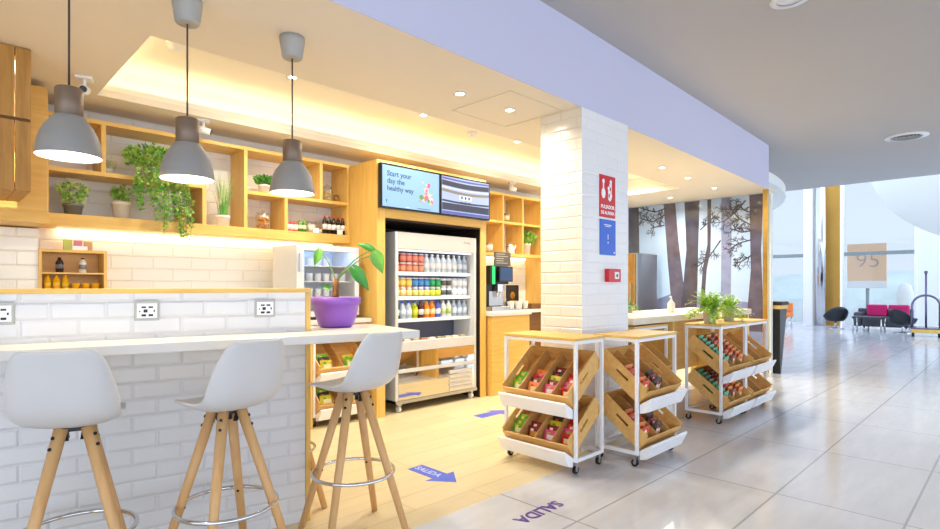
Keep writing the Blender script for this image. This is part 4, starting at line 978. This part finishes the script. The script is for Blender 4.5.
# steel fridge in front of the mural
sf = thing('steel_fridge', 'tall stainless fridge standing in front of the tree mural', 'fridge', (7.72, 4.16, 0))
MB().box(.0,.66,0,.75,.1,1.77).build('cabinet', M['steel'], sf, bevel=.006); MB().box(-.045,-.002,.02,.73,.12,1.76).build('door', pm('bronze_door', '#a9854c', .25, .7, var=.08), sf, bevel=.004)
MB().box(-.075,-.046,.06,.085,.8,1.3).build('handle', M['steel'], sf)
for x in (.05,.61):
    for y in (.05,.70): MB().tube((x,y,0),(x,y,.1),.02).build('leg', M['black'], sf)
# reception desk
rd = thing('reception_desk', 'black tapered reception desk beyond the brass post', 'desk', (8.84, 2.47, 0))
MB().prism([(-.1,0,0),(-.05,0,0),(.23,0,.93),(-.1,0,.93)], (0,.7,0)).build('front_body', M['black'], rd, bevel=.006)
MB().box(-.1,.235,-.01,.71,.931,.985).build('oak_band', M['oak'], rd); MB().box(-.1,.245,-.02,.72,.986,1.035).build('desk_top', M['dark'], rd, bevel=.004)

# ------------------------------------------------------------------ ceiling fittings
def downlight(x, y, z, label):
    t = thing('ceiling_downlight', label, 'downlight', (x, y, z), 0, 'recessed downlights')
    MB().lathe([(.032,-.001),(.045,-.001),(.048,-.004),(.03,-.006),(.03,-.002)], 24).build('ring', M['white'], t)
    MB().lathe([(0,-.0035),(.029,-.0035)], 20).build('diffuser', M['spot'], t)
    return t
DL = [(.30,4.25,CE,'downlight beside the slatted crate')] + [(x, 4.0, 2.88, l) for x, l in ((2.03,'downlight in the ceiling recess behind the third pendant lamp'),(3.35,'downlight in the recess above the blue menu screen'),(4.72,'downlight in the recess before the column'),(6.05,'downlight in the recess behind the column'),(7.1,'last downlight in the ceiling recess'))] + \
     [(2.67,2.79,CE,'downlight before the ceiling hatch'),(3.19,2.78,CE,'downlight set in the square ceiling hatch'),(5.95,2.9,CE,'downlight over the high table nearest the column'),(6.76,2.95,CE,'middle downlight over the high table'),(7.69,2.99,CE,'downlight over the high table nearest the mural'),(8.05,3.79,CE,'downlight just in front of the mural')]
for a in DL: downlight(*a)
m = MB(); hx, hy, a, b_ = 3.19, 2.80, .31, .3
for q in ((hx-a,hx+a,hy-b_,hy-b_+.008),(hx-a,hx+a,hy+b_-.008,hy+b_),(hx-a,hx-a+.008,hy-b_,hy+b_),(hx+a-.008,hx+a,hy-b_,hy+b_)): m.box(q[0],q[1],q[2],q[3],CE-.003,CE-.0005)
struct(m.build('trim_7', pm('hatch_edge', '#d8cfbf', .8)), 'thin square edge of the ceiling hatch', 'hatch')
for x, y, l in ((1.19,3.99,'white smoke detector in the recess behind the second pendant'),(4.1,4.1,'white smoke detector in the recess above the menu screens')):
    t = thing('smoke_detector', l, 'detector', (x,y,2.88), 0, 'smoke detectors')
    MB().lathe([(.055,-.001),(.055,-.02),(.045,-.03)], 24).build('mount', M['white'], t); MB().lathe([(.045,-.03),(.04,-.05),(.0,-.055)], 24).build('sensor_head', M['white'], t)
def camera(x, y, z, label, rz):
    t = thing('security_camera', label, 'camera', (x,y,z), rz, 'security cameras')
    MB().box(-.045,.045,-.045,.045,-.016,-.001).build('mount', M['white'], t); MB().tube((0,0,-.06),(0,0,-.016),.011).build('bracket', M['white'], t)
    MB().tube((0,.04,-.073),(0,-.052,-.09),.03,.026,20).build('housing', M['white'], t); MB().tube((0,-.0525,-.0905),(0,-.059,-.0915),.021,n=16).build('lens', M['black'], t)
camera(.74,4.3,CE,'white security camera on the ceiling behind the first pendant',-.3); camera(1.62,4.72,CE,'white security camera on the ceiling behind the second pendant',1.2); camera(5.45,4.70,CE,'white security camera over the coffee corner',.9)
t = thing('ceiling_vent', 'oval looking round grille set in the lobby ceiling', 'vent', (9.1,1.08,LCE))
MB().lathe([(.17,-.001),(.23,-.001),(.235,-.012),(.17,-.02)], 40).build('ring', M['white'], t)
m = MB()
for r in (.03,.065,.1,.135): m.lathe([(r,-.002),(r+.018,-.012),(r+.02,-.010),(r+.002,-.0015)], 32)
m.build('louvre', M['grey'], t); MB().lathe([(0,-.0008),(.17,-.0008)], 32).build('duct', M['black'], t)
t = thing('lobby_spotlight', 'round white recessed light in the lobby ceiling near the picture top', 'light', (4.2,1.13,LCE))
MB().lathe([(.08,-.001),(.115,-.001),(.12,-.012),(.08,-.012)], 32).build('ring', M['white'], t); MB().lathe([(0,-.004),(.079,-.004)], 32).build('diffuser', pm('frosted', '#eef0f6', .4), t)

# ------------------------------------------------------------------ lounge
sofa = thing('sofa', 'charcoal sofa with magenta back cushions under the window', 'sofa', (19.9, 2.22, 0))
MB().box(-.75,0,0,1.07,.12,.4).build('seat_base', M['sofa'], sofa, bevel=.03); MB().box(-.16,.05,-.02,1.26,.405,.62).build('backrest', M['sofa'], sofa, bevel=.03)
MB().box(-.75,-.17,1.08,1.27,.12,.52).build('armrest', M['sofa'], sofa, bevel=.04)
for y in (.04,.545): MB().box(-.32,-.17,y,y+.48,.405,.74).build('back_cushion', M['magenta'], sofa, bevel=.04)
for x in (-.7,-.06):
    for y in (.06,1.02): MB().tube((x,y,0),(x,y,.12),.02).build('leg', M['chrome'], sofa)
def shell_chair(x, y, rz, label):
    t = thing('shell_armchair', label, 'armchair', (x,y,0), rz, 'black shell armchairs')
    vs, fs = [], []; n, k = 24, 9
    for j in range(k):
        for i in range(n):
            a = 2*PI*i/n; q = j/(k-1); back = max(0, math.sin(a)); r = .29*q**.45
            vs.append((r*math.cos(a)*1.1, r*math.sin(a), .24 + .30*q**2.4*(.6+.85*back)))
    for j in range(k-1):
        for i in range(n): fs.append((j*n+i, j*n+(i+1) % n, (j+1)*n+(i+1) % n, (j+1)*n+i))
    MB().add(vs, fs, 0, True).build('seat_shell', M['blackl'], t, solid=.05, sub=1)
    m = MB(); m.tube((0,0,.03),(0,0,.25),.03); m.lathe([(0,0),(.22,0),(.22,.015),(.03,.035),(0,.035)], 24); m.build('pedestal', M['chrome'], t)
shell_chair(19.4,3.98,2.2,'black shell armchair in front of the gold panel'); shell_chair(18.72,2.3,1.0,'black shell armchair at the end of the magenta sofa')
t = thing('coffee_table', 'low chrome legged table in front of the magenta sofa', 'table', (18.72,3.05,0))
MB().box(-.3,.3,-.35,.35,.40,.43).build('table_top', M['sofa'], t, bevel=.004)
for x in (-.27,.27):
    for y in (-.32,.32): MB().tube((x,y,0),(x,y,.40),.02).build('leg', M['chrome'], t)
def cart(x, y, k, mats, label, rz):
    t = thing('luggage_cart', label, 'luggage cart', (x,y,0), rz, 'birdcage luggage carts')
    MB().box(-.29*k,.29*k,-.3*k,.3*k,.1*k,.2*k).build('platform', M['brass'], t, bevel=.01); MB().box(-.32*k,.32*k,-.33*k,.33*k,.2005*k,.23*k).build('bumper', mats, t, bevel=.01)
    for y_ in (-.25*k,.25*k):
        pts = [(-.27*k,y_,.23*k),(-.27*k,y_,.75*k)] + [(-.27*k*math.cos(a), y_, .75*k+.27*k*math.sin(a)) for a in [PI*i/12 for i in range(1,12)]] + [(.27*k,y_,.75*k),(.27*k,y_,.23*k)]
        MB().path(pts, .024*k, 8).build('arch', mats, t)
    m = MB(); m.tube((0,0,.23*k),(0,0,1.56*k),.022*k); m.sphere((0,0,1.59*k),.04*k); m.tube((0,-.25*k,1.02*k),(0,.25*k,1.02*k),.02*k); m.build('centre_pole', mats, t)
    for x_ in (-.25*k,.25*k):
        for y_ in (-.22*k,.22*k): MB().tube((x_-.025*k,y_,.055*k),(x_+.025*k,y_,.055*k),.055*k,n=16).build('wheel', M['black'], t)
cart(17.95,1.74,1.02,M['cart'],'grey violet birdcage luggage cart with brass platform beside the window',PI/2+.1)
cart(19.5,1.30,1.1,M['chrome'],'pale luggage cart half out of view beside the other cart',PI/2+.1)
t = thing('lounge_chair', 'orange tub chair near the lounge window', 'armchair', (19.3,5.45,0))
MB().box(-.3,.3,-.3,.3,.3,.45).build('seat', M['orange'], t, bevel=.03); MB().box(.2,.3,-.3,.3,.452,.75).build('backrest', M['orange'], t, bevel=.03)
for x in (-.25,.25):
    for y in (-.25,.25): MB().tube((x,y,0),(x,y,.3),.018).build('leg', M['chrome'], t)
t = thing('lounge_chair', 'dark lounge chair near the reception desk', 'armchair', (18.6,5.95,0))
MB().box(-.3,.3,-.3,.3,.25,.42).build('seat', M['blackl'], t, bevel=.03); MB().box(.2,.3,-.3,.3,.422,.8).build('backrest', M['sofa'], t, bevel=.03)
for x in (-.25,.25):
    for y in (-.25,.25): MB().tube((x,y,0),(x,y,.25),.018).build('leg', M['chrome'], t)
# billboard and post outside
t = thing('billboard', 'orange billboard reading 95 outside the lounge window', 'billboard', (27,3.75,0))
MB().box(0,.12,.08,1.38,1.2,3.0).build('panel', M['bill'], t); MB().box(-.02,-.001,.08,1.38,1.2,1.5).build('white_band', M['billw'], t); MB().tube((.06,.7,-.1),(.06,.7,1.2),.06).build('post', M['alu'], t)
text_mesh('lettering', '95', .85, M['billg'], t, Matrix.Translation((-.012,.68,2.3)) @ Matrix.Rotation(-PI/2,4,'Z') @ face, -.014)
tag(MB().box(27,27.1,6.4,6.66,-.1,2.75).build('roadside_banner', M['bill']), 'narrow orange banner outside the window left of the white column', 'banner')
tag(MB().lathe([(0,-.1),(.3,-.1),(.3,1.0),(.2,1.35),(0,1.45)], 20).build('white_bollard', M['billw'], loc=(30,3.6,0)), 'white rounded pillar outside the window beside the billboard', 'bollard')

# ------------------------------------------------------------------ lights
def light(kind, name, loc, power, col, **k):
    l = bpy.data.lights.new(name, kind); l.energy = power; l.color = col
    for a, b in k.items(): 
        if a != 'rot': setattr(l, a, b)
    o = bpy.data.objects.new(name, l); COL.objects.link(o); o.location = loc
    if 'rot' in k: o.rotation_euler = k['rot']
    return o
WARM = (1, .925, .76)
for x, y, z, l in DL: light('SPOT', 'downlight_beam', (x, y, z-.02), 30 if 2.6 < x < 3.3 and z < 2.7 else 68, WARM, spot_size=2.8, spot_blend=.8, shadow_soft_size=.04)
for x, y, dz in PL: light('POINT', 'pendant_bulb', (x, y, 1.79+dz), 11, (1,.85,.6), shadow_soft_size=.03)
light('SUN', 'daylight', (3,-12,8), 2.7, (.75,.86,1), angle=math.radians(110), rot=(math.radians(62), 0, math.radians(-8)))
w = bpy.data.worlds.new('sky'); SC.world = w; w.use_nodes = True
nt = w.node_tree; bg = nt.nodes['Background']
tc = nt.nodes.new('ShaderNodeTexCoord'); sp = nt.nodes.new('ShaderNodeSeparateXYZ'); rp = nt.nodes.new('ShaderNodeValToRGB')
nt.links.new(tc.outputs['Generated'], sp.inputs[0]); nt.links.new(sp.outputs[2], rp.inputs[0]); nt.links.new(rp.outputs[0], bg.inputs[0])
rp.color_ramp.elements[0].color = (.80,.88,1,1); rp.color_ramp.elements[1].color = (.62,.75,1,1); rp.color_ramp.elements[1].position = .6
bg.inputs[1].default_value = 1.3

# ------------------------------------------------------------------ camera
cd = bpy.data.cameras.new('camera'); cam = bpy.data.objects.new('camera', cd); COL.objects.link(cam)
cam.location = (0, 0, 1.25); cam.rotation_euler = (PI/2, 0, math.radians(45.2-90))
cd.sensor_width = 36; cd.lens = 36*550/940; cd.shift_y = 22.5/940; cd.clip_start = .05; cd.clip_end = 300
SC.camera = cam
SC.view_settings.view_transform = 'Standard'; SC.view_settings.look = 'None'; SC.view_settings.gamma = 1; SC.view_settings.use_curve_mapping = False
SC.view_settings.exposure = .5
SC.cycles.use_denoising = True
SC.cycles.max_bounces = 8; SC.cycles.diffuse_bounces = 5; SC.cycles.glossy_bounces = 4; SC.cycles.transparent_max_bounces = 12
SC.cycles.sample_clamp_indirect = 6
